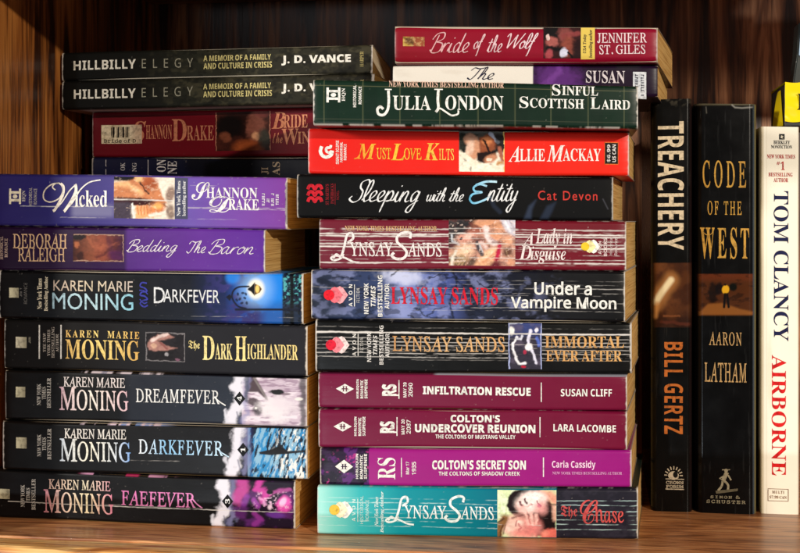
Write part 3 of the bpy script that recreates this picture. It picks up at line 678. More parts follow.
def p_wic(v):
    v.grad([(0, (52, 44, 104)), (60, (52, 46, 112)), (110, (84, 76, 140)), (190, (122, 98, 178)), (230, (130, 88, 174)), (287, (136, 76, 164))]); v.vary(.1)
    v.rect(72, 205, 114, 217, (150, 148, 176), 4, .6)
    v.crease(.62, .75, w=.01, x0=20, brk=.34); v.crease(.60, .5, x0=150, brk=.25); v.crease(.18, .4, x0=190, x1=250); v.crease(.82, .4, x0=60, x1=280, brk=.5); v.wear(.6, .9, None, 287)
b = Book('paperback_book', 'blue violet paperback with a large swash letter and two embracing figures on its spine', GL, -3, 287, 173.5, 177.3, .0015, .0045, below=bed, bl=218, br=219.5, paint=p_wic, seed=7)
wic = b
def hqn(b, x0, y0, x1, y1, c):                                        # a bold H lying on its side with an eye between the bars
    h = y1 - y0; w = x1 - x0; ym = (y0 + y1) / 2
    b.ink('publisher_emblem', c, BOX(x0, y0, x0 + w * .17, y1), BOX(x1 - w * .17, y0, x1, y1), BOX(x0 + w * .1, y0 + h * .17, x1 - w * .1, y0 + h * .33), BOX(x0 + w * .1, y1 - h * .33, x1 - w * .1, y1 - h * .17), EL((x0 + x1) / 2, ym, w * .2, h * .13))
hqn(b, 9.5, 188.5, 21.5, 204, IVORY)
b.ink('imprint_lettering', (200, 190, 180), T('HQN', 'serif', 22.5, 190.5, 26.5, 201.5, 'up'), T('HISTORICAL', 'sans', 29.5, 187.5, 32.6, 205.5, 'up'), T('ROMANCE', 'sans', 34.2, 188.5, 37.4, 204.5, 'up'))
sw = curve([(56, 190), (53, 187), (56, 183.5), (61, 184), (63.5, 190), (60, 198), (51, 202), (44.5, 199), (45, 191), (52, 184.5), (60, 183)])
b.ink('title_lettering', [(43, (214, 198, 180)), (75, (240, 234, 224)), (108, (246, 244, 240))], ST(sw, 1.3), ST(curve([(61, 183.5), (64, 187), (63, 196), (56, 209), (53.5, 211)]), 2.6), ST(curve([(54, 210.5), (62, 203), (70, 191), (77, 184)]), 1.2), ST(curve([(76, 184.5), (76.5, 191), (72, 201), (66, 210), (64.5, 211.5)]), 2.8), ST(curve([(65, 211), (73, 203), (81, 190), (90, 182.5), (101, 180)]), 1.3),
      T('icked', 'serif', 75.5, 190.5, 108, 207.3, off=-.004))
def p_wicpic(v):
    v.fill((238, 226, 212)); v.rect(113, 170, 142, 182, (18, 18, 28), 2); v.poly([(114, 184), (126, 182), (138, 178), (150, 177), (158, 184), (163, 196), (168, 203), (140, 206), (114, 204)], (206, 140, 100), 2)
    v.line([(115, 186), (128, 184), (142, 194)], 5, (240, 194, 146), 3.4, .9); v.ell(150, 184, 7, 8, (170, 92, 56), 30, .7, .9); v.line([(140, 178), (145, 190), (150, 194)], 2, (40, 30, 36), 1, .9, wob=5); v.ell(139, 178, 4, 4, (240, 194, 140), 0, .6)
    v.poly([(114, 198), (140, 198), (166, 203), (168, 207), (132, 206), (114, 206)], (74, 34, 38), 2); v.rect(113, 203, 132, 222, (84, 74, 88), 2)
    v.line([(133, 204), (134, 218)], 2, WHITE, .8); v.poly([(136, 206), (150, 206), (154, 218), (136, 219)], (240, 180, 130), 1.6)
    for k in range(4): v.line([(138 + 3.4 * k, 206), (139 + 3 * k, 215)], 1, (196, 110, 70), .6, .8)
    v.ell(157, 209, 9, 6.5, (216, 144, 98), -25, .8); v.ell(158, 206, 5, 3, (244, 190, 120), -15, .8, .9); v.line([(150, 216), (166, 212)], 3, (244, 232, 220), 1.4)
    v.ell(171, 194, 4.5, 8, (120, 80, 66), 10, .7, .8); v.ell(171, 212, 4, 8, (110, 76, 62), 0, .7, .8); v.mottle(4, 3, .62, .8, (250, 226, 200), .35)
    v.crease(.55, .8, w=.03, brk=.3)
b.panel('cover_picture', 114.5, 177.5, 175, 219, p_wicpic)
b.panel('blurb_band', 175, 178, 188, 219, lambda v: (v.fill((86, 88, 112)), v.vary(.15)), warp=0)
b.ink('blurb_lettering', (236, 236, 238), T('New York Times', 'serif', 177.2, 181, 181, 216, 'up'), T('bestselling author', 'serif', 182.7, 181, 187, 216, 'up'), lift=.0003)
b.ink('author_lettering', (240, 236, 238), T('S', 'script', 192, 182, 210, 200), T('HANNON', 'serif', 206.5, 187.5, 257.5, 198.3, off=-.006), T('D', 'script', 209.5, 196, 232, 212.5), T('RAKE', 'serif', 228.5, 199, 259, 210, off=-.006))
b.ink('imprint_lettering', (226, 220, 228), *[q for k in range(4) for q in TICKS(262 + 4.6 * k, 193 + k % 2, 265 + 4.6 * k, 206 - k % 2, 5, k)])

def p_navy(v): v.grad([(90, (30, 34, 66)), (190, (20, 24, 48)), (310, (16, 18, 34))]); v.ell(200, 166, 14, 12, (10, 10, 16), 0, .7, .7); v.wear(.3, .5, 92, None)
b = Book('paperback_book', 'dark navy paperback lying behind and above the blue violet one with a swash letter', GL, 92, 330, 157.5, 157, .122, .117, below=wic, bl=176, br=176, paint=p_navy, seed=8)
nav = b
b.ink('blurb_lettering', (190, 186, 190), T('OK', 'serif', 121, 163, 125.5, 171, 'up'), T('NG', 'serif', 132.5, 163, 137, 172, 'up'), BOX(106, 160, 106.7, 176), BOX(148, 160, 148.7, 176))
b.ink('author_lettering', (206, 202, 204), T('ON', 'serif', 157, 159.5, 166, 172, 'up'), T('NE', 'serif', 168, 161, 177, 174, 'up'))
b.ink('imprint_lettering', (196, 176, 150), T('JI', 'serif', 261.5, 167, 269, 174, 'up'), T('AS', 'serif', 272.5, 161.5, 280, 175, 'up'))

def p_bride(v): v.grad([(90, (110, 22, 38)), (200, (116, 20, 36)), (330, (112, 24, 38))]); v.vary(.1); v.wear(.2, .5, 92, None)
b = Book('paperback_book', 'dark red paperback with a barcode sticker at the left end of its spine', GL, 92, 332, 111.8, 107, .123, .118, below=nav, bl=153.6, br=150, paint=p_bride, seed=9)
bri = b
b.ink('author_lettering', (196, 132, 104), T('S', 'bital', 132, 121, 146, 141), T('HANNON', 'serif', 146, 124.5, 172, 139), T('D', 'serif', 172, 119, 187, 141), T('RAKE', 'serif', 187, 125, 214, 140))
def p_bar(v):
    v.fill((226, 212, 186)); v.mottle(7, 7, .45, .75, (196, 178, 150), .6); xs = np.array([random.random() for _ in range(40)])
    k = (v.X > 111) & (v.X < 129) & (v.Y < 137.5) & (v.Y > 127); v.mix(k * sst(.45, .55, vnoise(v.X * 1.9, 0 * v.X, 3)), (40, 32, 30)); v.mix(sst(129, 137, v.X) * .35, (150, 70, 60))
b.panel('price_sticker', 101.5, 124.8, 142, 143.5, p_bar, 'sticker', lift=.0003, warp=.15)
b.ink('sticker_lettering', (40, 32, 30), T('Bride of D', 'mono', 104, 138.6, 136, 142.6, off=.01), T('o', 'mono', 104.5, 132, 106.5, 134), lift=.0004)
def p_bripic(v):
    v.fill((52, 26, 22)); v.mottle(18, 14, .4, .7, (90, 46, 36), .7); v.ell(230, 126, 14, 12, (24, 14, 14), 0, .6); v.ell(256, 126, 9, 13, (150, 96, 82), 10, .6, .85, .3); v.ell(256, 136, 4, 4, (214, 164, 128), 0, .6, .9); v.ell(226, 137, 6, 5, (140, 84, 62), 30, .6, .8, .3)
    v.ell(248, 148, 14, 8, (170, 92, 50), 0, .7, .8); v.ell(264, 138, 6, 9, (74, 74, 66), 0, .6, .8); v.ell(262, 114, 7, 4, (130, 70, 66), 0, .7, .7)
    v.line([(216, 112), (216, 152)], 1, (190, 130, 110), .5); v.line([(270.5, 112), (270.5, 152)], 1, (190, 130, 110), .5)
b.panel('cover_picture', 215.5, 111.5, 271, 150.5, p_bripic)
b.ink('title_lettering', [(272, (200, 132, 100)), (330, (226, 166, 130))], T('B', 'bital', 272, 112.5, 286, 129), T('RIDE', 'serif', 284, 115, 308, 128), T('the', 'script', 273, 133, 283, 143.5), T('W', 'serif', 282, 129, 299, 145), T('IND', 'serif', 298, 132, 318, 144))

def p_hb(v):
    v.grad([(60, (24, 22, 20)), (140, (30, 30, 26)), (200, (52, 52, 42)), (330, (56, 54, 44)), (380, (48, 46, 38))])
    k = sst(120, 210, v.X); v.mix(sst(.48, .68, fbm(v.X / 8, v.Y / 5, 3)) * k * .6, (86, 82, 64)); v.mix(sst(.5, .66, fbm(v.X / 5, v.Y / 4, 19)) * k * .6, (28, 28, 24)); v.wear(.22, .8, 62, 372.5)
def hb_text(b, dy, dx=0):
    q = lambda s, st, x0, y0, x1, y1, **k: T(s, st, x0 + dx, y0 + dy, x1 + dx, y1 + dy, **k)
    b.ink('title_lettering', (232, 226, 212), q('HILLBILLY', 'bold', 74, 60.3, 136, 69.6))
    b.ink('title_lettering', (160, 156, 138), q('ELEGY', 'sans', 142, 58.7, 193, 68, sp=1.7))
    b.ink('subtitle_lettering', (214, 202, 142), q('A MEMOIR OF A FAMILY', 'bold', 203.5, 54.8, 271, 60.5), q('AND CULTURE IN CRISIS', 'bold', 203.5, 62.4, 272, 68.4))
    b.ink('author_lettering', (240, 236, 226), q('J. D. VANCE', 'bold', 281.5, 54.6, 351, 64.6, off=.015))
    b.ink('imprint_lettering', (190, 176, 120), q('HARPER', 'serif', 360, 51, 363.6, 66.5, rot='up'))
b = Book('paperback_book', 'mossy black paperback with white and yellow lettering, lower of the matching pair', GL, 62, 374, 81, 73.5, .105, .097, below=bri, depth=.13, bl=107.5, br=102, paint=p_hb, seed=10, pages='cream', m='matte', boards=(176, 150, 140), ra=.0018)
hb2 = b; hb_text(b, 28.6, .3)
b = Book('paperback_book', 'mossy black paperback with white and yellow lettering, topmost of the left stack', GL, 62, 372.5, 52.5, 44, .107, .098, below=hb2, depth=.13, bl=79, br=73.5, paint=p_hb, seed=11, pages='cream', m='matte', boards=(60, 58, 50), xpage=391, ra=.0018)
hb_text(b, 0)

# ================= right stack, bottom to top
YL, YR = -.006, .006
def creases(v, vs, st=.7, w=.012, **k):
    for i, q in enumerate(vs): v.crease(q, st * (.7 + .5 * ((i * 37) % 10) / 10), w=w, s=i, **k)
def flame(b, cx, cy, c1, c2, c3, s=1):                                # round dot before two overlapping lozenges
    L = lambda x, w, h: PG((x - w, cy), (x - w * .35, cy - h * .85), (x, cy - h), (x + w * .35, cy - h * .85), (x + w, cy), (x + w * .35, cy + h * .85), (x, cy + h), (x - w * .35, cy + h * .85))
    b.ink('publisher_emblem', c3, L(cx + 4 * s, 8 * s, 8.6 * s), L(cx - 1 * s, 8 * s, 8 * s) + (c2,), L(cx - 1, 1, 1) + (c2,))
    b.ink('publisher_emblem', c1, EL(cx - 6.5 * s, cy, 5.2 * s, 5.2 * s), lift=.0004)
def avon(b, x, yc, c=WHITE, sub='FICTION'):
    b.ink('imprint_lettering', c, T('AVON', 'bold', x, yc - 11, x + 3.6, yc + 11, 'up', sp=1.5), BOX(x + 5.2, yc - 11, x + 6, yc + 11), T(sub, 'sans', x + 7.6, yc - 7, x + 10.8, yc + 7, 'up', sp=1.3))
def nyt4(b, x, y0, y1, w, c=WHITE):
    ym = (y0 + y1) / 2; h = (y1 - y0) / 2; t = w * .68
    b.ink('blurb_lettering', c, T('NEW YORK', 'bold', x, ym - h * .62, x + t, ym + h * .86, 'up'), T('TIMES', 'bold', x + w, ym - h * .5, x + w + t, ym + h * .5, 'up', shear=.2), T('BESTSELLING', 'bold', x + 2 * w, ym - h, x + 2 * w + t, ym + h, 'up'), T('AUTHOR', 'bold', x + 3 * w, ym - h * .6, x + 3 * w + t, ym + h * .62, 'up'))
def lozenge(b, x0, y0, x1, y1, dark):
    xm, ym = (x0 + x1) / 2, (y0 + y1) / 2; w = x1 - x0
    b.ink('publisher_emblem', WHITE, PG((x0, ym), (xm, y0), (x1, ym), (xm, y1)), T('H', 'serif', xm - w * .14, ym - 2.6, xm + w * .14, ym + 2.6) + (dark,), BOX(xm - w * .17, ym - .5, xm + w * .17, ym + .5) + (dark,))
def three(b, x, y0, y1, words, c=WHITE):
    for_ = [T(w_, 'bold', x + 4.1 * k, y0 + (k % 2) * .8, x + 4.1 * k + 3.0, y1, 'up', off=.01) for k, w_ in enumerate(words)]
    b.ink('imprint_lettering', c, *for_)

def p_chase(v):
    v.grad([(317, (178, 232, 224)), (335, (132, 214, 208)), (360, (70, 188, 192)), (400, (24, 156, 168)), (460, (10, 138, 152)), (498, (6, 122, 142))])
    v.rect(556.5, 470, 660, 560, (44, 42, 54), .5); v.mix(sst(556, 558, v.X) * sst(.5, .75, fbm(v.X / 9, v.Y / 6, 4)) * .4, (70, 66, 80))
    creases(v, [.24, .33, .46, .53, .62, .70, .80], .75, rgb=(206, 232, 230)); v.wear(.6, .8, 317, 638)
b = Book('paperback_book', 'teal and charcoal paperback with two sleeping faces, at the bottom of the right stack', GR, 317, 638, 486.5, 488.5, YL - .0015, YR + .0015, bl=535, br=539.5, xpage=643, paint=p_chase, seed=12, boards=(40, 60, 56))
cha = b
flame(b, 341, 510, (236, 200, 84), (250, 240, 210), (250, 250, 244))
b.ink('imprint_lettering', (214, 240, 236), T('AVON', 'bold', 352, 499.5, 355.6, 521.5, 'up', sp=1.5), BOX(357.4, 499, 358.2, 522), T('HISTORICAL', 'sans', 360, 496, 363.4, 524, 'up'), T('ROMANCE', 'sans', 365.5, 500, 369, 521, 'up'))
b.ink('blurb_lettering', (226, 244, 242), T('New York Times', 'ital', 374.5, 497, 378.4, 526, 'up', off=.012), T('Bestselling Author', 'ital', 380, 491.5, 384.4, 533, 'up', off=.012))
def lynsay(b, x0, y0, sx, sy, c, off=-.008):                          # author name with tall swash initials
    X = lambda q: x0 + q * sx; Y = lambda q: y0 + q * sy
    Ls = curve([(X(.02), Y(.86)), (X(.05), Y(.74)), (X(.09), Y(.80)), (X(.12), Y(.5)), (X(.145), Y(.12)), (X(.19), Y(.05)), (X(.20), Y(.22)), (X(.15), Y(.36))])
    L2 = curve([(X(.115), Y(.72)), (X(.09), Y(.86)), (X(.03), Y(.93)), (X(0), Y(.86)), (X(.04), Y(.78)), (X(.12), Y(.84)), (X(.2), Y(.97)), (X(.26), Y(1.0))])
    S1 = curve([(X(.715), Y(.22)), (X(.72), Y(.06)), (X(.67), Y(.02)), (X(.605), Y(.14)), (X(.60), Y(.34)), (X(.65), Y(.5)), (X(.685), Y(.68)), (X(.655), Y(.86)), (X(.59), Y(.88)), (X(.55), Y(.78)), (X(.57), Y(.68))])
    k = sy / 28
    b.ink('author_lettering', c, ST(Ls, 2.1 * k), ST(L2, 1.7 * k), ST(S1, 2.4 * k), T('YNSAY', 'thin', X(.165), Y(.34), X(.56), Y(.80), off=off), T('ANDS', 'thin', X(.69), Y(.36), X(1), Y(.82), off=off))
lynsay(b, 386, 495.5, 108, 29, (236, 246, 244))
def p_chapic(v):
    v.fill((218, 232, 188)); v.mottle(4, 5, .45, .65, (238, 246, 222), .7); v.mottle(4, 6, .6, .74, (184, 212, 148), .5, 5)
    v.poly([(507, 505), (509, 496), (514, 490.5), (523, 488), (540, 488), (550, 500), (556, 508), (556, 534), (536, 536), (518, 518), (510, 512)], (40, 24, 28), 1.6)
    v.mottle(3, 6, .5, .7, (30, 18, 22), .5 * 0); v.poly([(540, 505), (556, 504), (556, 530), (542, 530)], (36, 24, 28), 3)
    v.line([(543, 494), (550, 495), (557, 500)], 10, (226, 162, 142), 5, .95); v.line([(546, 502), (557, 504)], 1.6, (70, 36, 38), 1.4, .8); v.line([(555, 507), (555, 518)], 4, (236, 190, 170), 3, .9)
    v.ell(531.5, 502, 15.5, 10.5, (240, 204, 196), -16, .35); v.ell(531.5, 499.5, 12.5, 8, (252, 240, 236), -16, 1.1); v.ell(541, 507, 6, 6.5, (232, 170, 166), -20, 1.2, .9); v.ell(522, 509, 4.6, 4, (236, 190, 182), 20, 1.3, .8)
    v.line([(520.4, 500.6), (521.2, 503.6), (522.6, 505.2)], 1.8, (110, 56, 66), .9, .95); v.line([(525.4, 498.4), (526.2, 501.2), (527, 503)], 1.7, (96, 50, 60), .9, .95); v.line([(522, 506), (528, 506), (530, 503.5)], 1.2, (226, 180, 174), 1.2, .8); v.ell(531, 504, 1.2, .9, (170, 110, 110), 0, 1, .7)
    v.line([(536.8, 500.4), (538.4, 503), (540.4, 505)], 1.3, (120, 44, 66), .9, .9); v.ell(538.6, 504.4, 2.6, 1.7, (214, 122, 146), 45, 1, .75)
    v.ell(521, 526, 18, 11, (238, 180, 172), 6, .6); v.ell(511, 525, 8, 8, (248, 216, 204), 0, 1.3, .95); v.ell(533, 527, 8, 8, (228, 144, 142), 10, 1.2, .9); v.ell(524, 533, 12, 4, (226, 140, 134), 0, 1.2, .7); v.ell(520, 522, 3, 2, (250, 226, 216), 0, 1.2, .9)
    v.line([(517, 520.5), (516.4, 525.5)], 1.4, (176, 100, 108), 1.1, .8); v.line([(519, 524), (521.5, 527), (519.5, 530)], 1.3, (196, 110, 118), 1, .8); v.line([(513, 517.5), (522, 514.5)], 1.4, (120, 66, 70), 1.2, .7)
    for q in ([(525.5, 510.5), (527, 516), (528, 523)], [(531.5, 513.5), (532.5, 518), (532.5, 524)], [(536, 514.5), (536.5, 519), (536, 523)]): v.line(q, 3, (246, 202, 194), 1.8, .95); v.line([(x + 1.9, y) for x, y in q], .9, (186, 104, 106), .9, .6)
    v.line([(499, 536), (501, 526), (505, 518)], 8, (150, 114, 76), 3.4); v.line([(500.5, 536), (503, 524)], 1.6, (86, 58, 46), 1, .8); v.line([(504, 534), (506, 524)], 1.2, (100, 70, 54), 1, .7); v.line([(498, 522), (504, 518)], 2, (70, 50, 46), 1.4, .8)
    v.poly([(540, 538), (544, 530), (549, 527.5), (558, 528), (558, 538)], (222, 122, 110), 2.6); v.ell(545, 533, 4, 3, (236, 156, 140), 0, 1.2, .8); creases(v, [.45, .6, .74], .6, w=.014, brk=.5)
b.panel('cover_picture', 497.5, 489.5, 556.5, 536.5, p_chapic)
b.ink('title_lettering', [(561, (196, 90, 92)), (624, (224, 104, 100))], T('The', 'frak', 561, 505, 577.5, 518.5), T('C', 'script', 580, 499.5, 598, 523.5), T('hase', 'thin', 594, 504, 624, 522.5, off=-.012))

def p_son(v):
    v.grad([(318, (168, 42, 140)), (640, (160, 34, 132))]); v.vary(.05)
    v.rect(300, 440, 369, 490, (54, 34, 66), .5); k = 1 - sst(368, 369.5, v.X)
    v.mix(k * sst(.5, .62, fbm(v.X / 11 + v.Y / 14, v.Y / 10 - v.X / 16, 4)) * .8, (112, 54, 134)); v.mix(k * sst(.55, .64, fbm(v.X / 7 + v.Y / 9, v.Y / 9 - v.X / 12, 12)) * .7, (26, 20, 36)); v.mix(k * (1 - sst(318, 338, v.X + v.Y - 460)) * .8, (40, 34, 42)); v.mix(k * sst(.66, .74, fbm(v.X / 4, v.Y / 4, 21)) * .8, (196, 70, 150)); v.wear(.25, .6, 320, 631.5)
b = Book('paperback_book', 'bright magenta slim paperback with a dark purple block at its left end', GR, 320, 631.5, 447.5, 450.5, YL + .001, YR, below=cha, bl=484, br=485, xpage=638, paint=p_son, seed=13)
son = b
lozenge(b, 335.5, 459.5, 353.5, 473, (60, 30, 70)); three(b, 356.2, 453.5, 478.5, ('HARLEQUIN', 'ROMANTIC', 'SUSPENSE'))
b.ink('series_lettering', WHITE, T('RS', 'serif', 378, 457, 396, 478.5, 'up'), BOX(401.4, 457, 402.3, 476.5), T('Mar 17', 'bold', 406.3, 461, 409.6, 473.5, 'up'), T('1935', 'sans', 412.2, 461, 416.4, 474, 'up', off=.015))
b.ink('title_lettering', WHITE, T("COLTON'S SECRET SON", 'bold', 432.5, 460, 526, 469.3, off=.012))
b.ink('subtitle_lettering', WHITE, T('THE COLTONS OF SHADOW CREEK', 'bold', 439, 471.3, 520, 475.3), BOX(543, 457.5, 544, 477))
b.ink('author_lettering', (244, 214, 234), T('Carla Cassidy', 'bold', 552, 460.8, 595.5, 470)); b.ink('blurb_lettering', (230, 170, 214), T('NEW YORK TIMES BESTSELLING AUTHOR', 'serif', 552.5, 472, 622, 474.8))

def p_plum(xl, xr):
    def f(v): v.grad([(318, (128, 32, 74)), (640, (124, 26, 62))]); v.vary(.06); v.wear(.42, .8, xl, xr)
    return f
def plum_text(b, dx, dy, num, day):
    lozenge(b, 336 + dx, 384 + dy, 354 + dx, 394 + dy, (110, 28, 66)); three(b, 356.4 + dx, 379.5 + dy, 398.6 + dy, ('HARLEQUIN', 'ROMANTIC', 'SUSPENSE'))
    b.ink('series_lettering', WHITE, T('RS', 'bold', 382 + dx, 384.3 + dy, 396.8 + dx, 396 + dy, 'up', off=.02), BOX(398.6 + dx, 380.3 + dy, 399.6 + dx, 399 + dy), BOX(393 + dx, 394.6 + dy, 399 + dx, 396 + dy), T(day, 'bold', 403.4 + dx, 382.5 + dy, 406.8 + dx, 397.5 + dy, 'up'), T(num, 'sans', 408.6 + dx, 383 + dy, 412.8 + dx, 397 + dy, 'up', off=.015))
b = Book('paperback_book', 'slim plum paperback with a title on two lines, directly on the bright magenta one', GR, 318.5, 627, 409, 411.6, YL, YR - .001, below=son, bl=445, br=448.5, xpage=637, paint=p_plum(318.5, 627), seed=14)
reu = b; plum_text(b, -2, 37, '2087', 'MAY 20')
b.ink('title_lettering', WHITE, T("COLTON'S", 'bold', 450.5, 415.2, 500, 422.6, off=.015), T('UNDERCOVER REUNION', 'bold', 415, 424.6, 535.5, 433, off=.015)); b.ink('subtitle_lettering', WHITE, T('THE COLTONS OF MUSTANG VALLEY', 'bold', 435.5, 435, 515.5, 439)); b.ink('author_lettering', WHITE, T('LARA LACOMBE', 'bold', 553.5, 424.5, 616, 431.8), BOX(539.6, 417.5, 540.5, 437.5))
b = Book('paperback_book', 'slim plum paperback with a title on one line, under the black ones', GR, 318, 627, 372.4, 375, YL + .0005, YR - .0005, below=reu, bl=407, br=411, xpage=637, paint=p_plum(318, 627), seed=15, topart=lambda v: (v.fill((150, 150, 160)), v.rect(300, -999, 435, 999, (90, 30, 56), 3)))
inf = b; plum_text(b, 0, 0, '2090', 'MAY 20')
b.ink('title_lettering', WHITE, T('INFILTRATION RESCUE', 'bold', 423, 386.7, 531, 395, off=.015)); b.ink('author_lettering', WHITE, T('SUSAN CLIFF', 'bold', 561, 388.6, 612, 396), BOX(541, 382, 542, 401.5))

def p_imm(v):
    v.fill((20, 20, 20)); v.vary(.2); creases(v, [.13], .35); v.crease(.235, 1.0, w=.026, brk=.05); creases(v, [.34, .40, .47, .545, .62, .70], .6, w=.013, brk=.30); creases(v, [.5, .58, .66, .75], .35, w=.008, brk=.45, x0=380); v.wear(.4, 1.0, 315.5, 631.5)
b = Book('paperback_book', 'black paperback with heavy white creases, tan lettering and a small blue grey picture', GR, 315.5, 631.5, 319.5, 323, YL - .001, YR + .0005, below=inf, bl=369, br=370, xpage=640, paint=p_imm, seed=16)
imm = b
flame(b, 338, 345, (226, 40, 70), (240, 150, 160), (246, 226, 224)); avon(b, 353, 345, (226, 222, 216)); nyt4(b, 367.5, 325.5, 364.5, 6.1, (226, 222, 218))
TAN = [(393, (206, 160, 110)), (450, (226, 188, 140)), (505, (222, 176, 124))]
b.ink('author_lettering', TAN, T('LYNSAY SANDS', 'thin', 393, 336, 505, 351.5, off=-.012))
def p_immpic(v):
    v.fill((66, 62, 76)); v.rect(505, 318, 545, 335, (70, 84, 140), 5, .8); v.mottle(8, 8, .45, .7, (110, 100, 120), .6); v.ell(511, 331, 3.5, 4, WHITE, 0, .5); v.line([(510, 324), (522, 323)], 1.6, (210, 214, 226), .8, .8)
    v.line(curve([(517, 337), (513, 346), (515, 356), (519, 364), (526, 363)]).tolist(), 2.4, (240, 238, 242), 1); v.line([(516, 338), (521, 339), (522, 336)], 2, (210, 210, 220), .8)
    v.line(curve([(531, 330), (528.5, 338), (529, 346), (533, 352), (536, 363)]).tolist(), 2.6, (226, 224, 240), 1); v.ell(529, 347, 3.6, 3.6, (250, 246, 248), 0, .5); v.ell(536.5, 330, 1.6, 2.6, (232, 228, 240), 0, .5); v.line([(537, 338), (539, 345)], 3, (96, 120, 200), 1.4); v.ell(525, 352, 1.8, 2.4, (190, 60, 90), 0, .5, .8); v.ell(524, 367, 2.4, 1.2, (190, 40, 70), 0, .5)
    for x in (508.9, 541.2): v.line([(x, 320), (x, 370)], 1.2, (176, 184, 220), .5)
    v.crease(.235, .9, w=.02, brk=.15); creases(v, [.34, .47, .55, .68], .5, w=.012)
b.panel('cover_picture', 508.3, 323, 541.8, 369, p_immpic)
b.ink('title_lettering', TAN + [(545, (214, 168, 112)), (625, (224, 180, 122))], T('IMMORTAL', 'serif', 545, 336, 624, 348, off=-.008), T('EVER AFTER', 'serif', 546, 350.3, 622, 361.5, off=-.004))

def p_vamp(v):
    v.grad([(310, (34, 40, 56)), (330, (56, 66, 92)), (380, (66, 80, 118)), (402, (150, 160, 206)), (420, (120, 134, 190)), (448, (84, 98, 156)), (470, (44, 50, 74)), (520, (34, 36, 48)), (560, (30, 30, 34)), (626, (26, 26, 28))])
    k = 1 - sst(500, 570, v.X); v.mix(sst(.46, .66, fbm(v.X / 12, v.Y / 8, 4)) * k * .5, (156, 164, 208)); v.mix(sst(.5, .66, fbm(v.X / 9, v.Y / 6, 8)) * k * .6, (28, 32, 48)); v.ell(402, 277, 20, 7, (214, 218, 240), 5, .9, .75, .4); v.ell(437, 300, 15, 8, (110, 126, 190), 0, .8, .6)
    rr = np.random.RandomState(4)
    for i in range(26):
        x, y = rr.uniform(322, 520), rr.uniform(272, 318); dx, dy = rr.uniform(8, 26), rr.uniform(-12, 12); v.line([(x, y), (x + dx * .5, y + dy * .7), (x + dx, y + dy)], rr.uniform(.8, 1.7), (22, 26, 42), .5, .75, wob=7)
    v.line([(452, 318), (450, 300), (456, 284), (452, 270)], 2.6, (24, 28, 44), .8, .8, wob=8); v.ell(330, 294, 16, 20, (40, 48, 66), 0, .9, .5)
    creases(v, [.28, .36, .45, .64, .74, .8], .45, w=.009, brk=.46, x0=400); creases(v, [.2, .35, .5], .35, w=.009, brk=.5); v.wear(.3, .7, 311, 625)
b = Book('paperback_book', 'dark blue paperback with moonlit branches, red author name and white title', GR, 311, 625, 269.5, 271.5, YL + .0005, YR - .001, below=imm, bl=318, br=319, xpage=638, paint=p_vamp, seed=17)
vam = b
flame(b, 336, 294.5, (232, 36, 56), (240, 128, 140), (244, 176, 182), 1.02); avon(b, 349, 295, WHITE); nyt4(b, 364, 275, 316.5, 6.9)
b.ink('author_lettering', (214, 36, 62), T('LYNSAY SANDS', 'serif', 391, 287, 498, 304.5, off=-.010))
b.ink('title_lettering', WHITE, T('Under a', 'sans', 534.5, 282, 592, 295.4, off=.016), T('Vampire Moon', 'sans', 511, 297, 616.5, 312.4, off=.016))

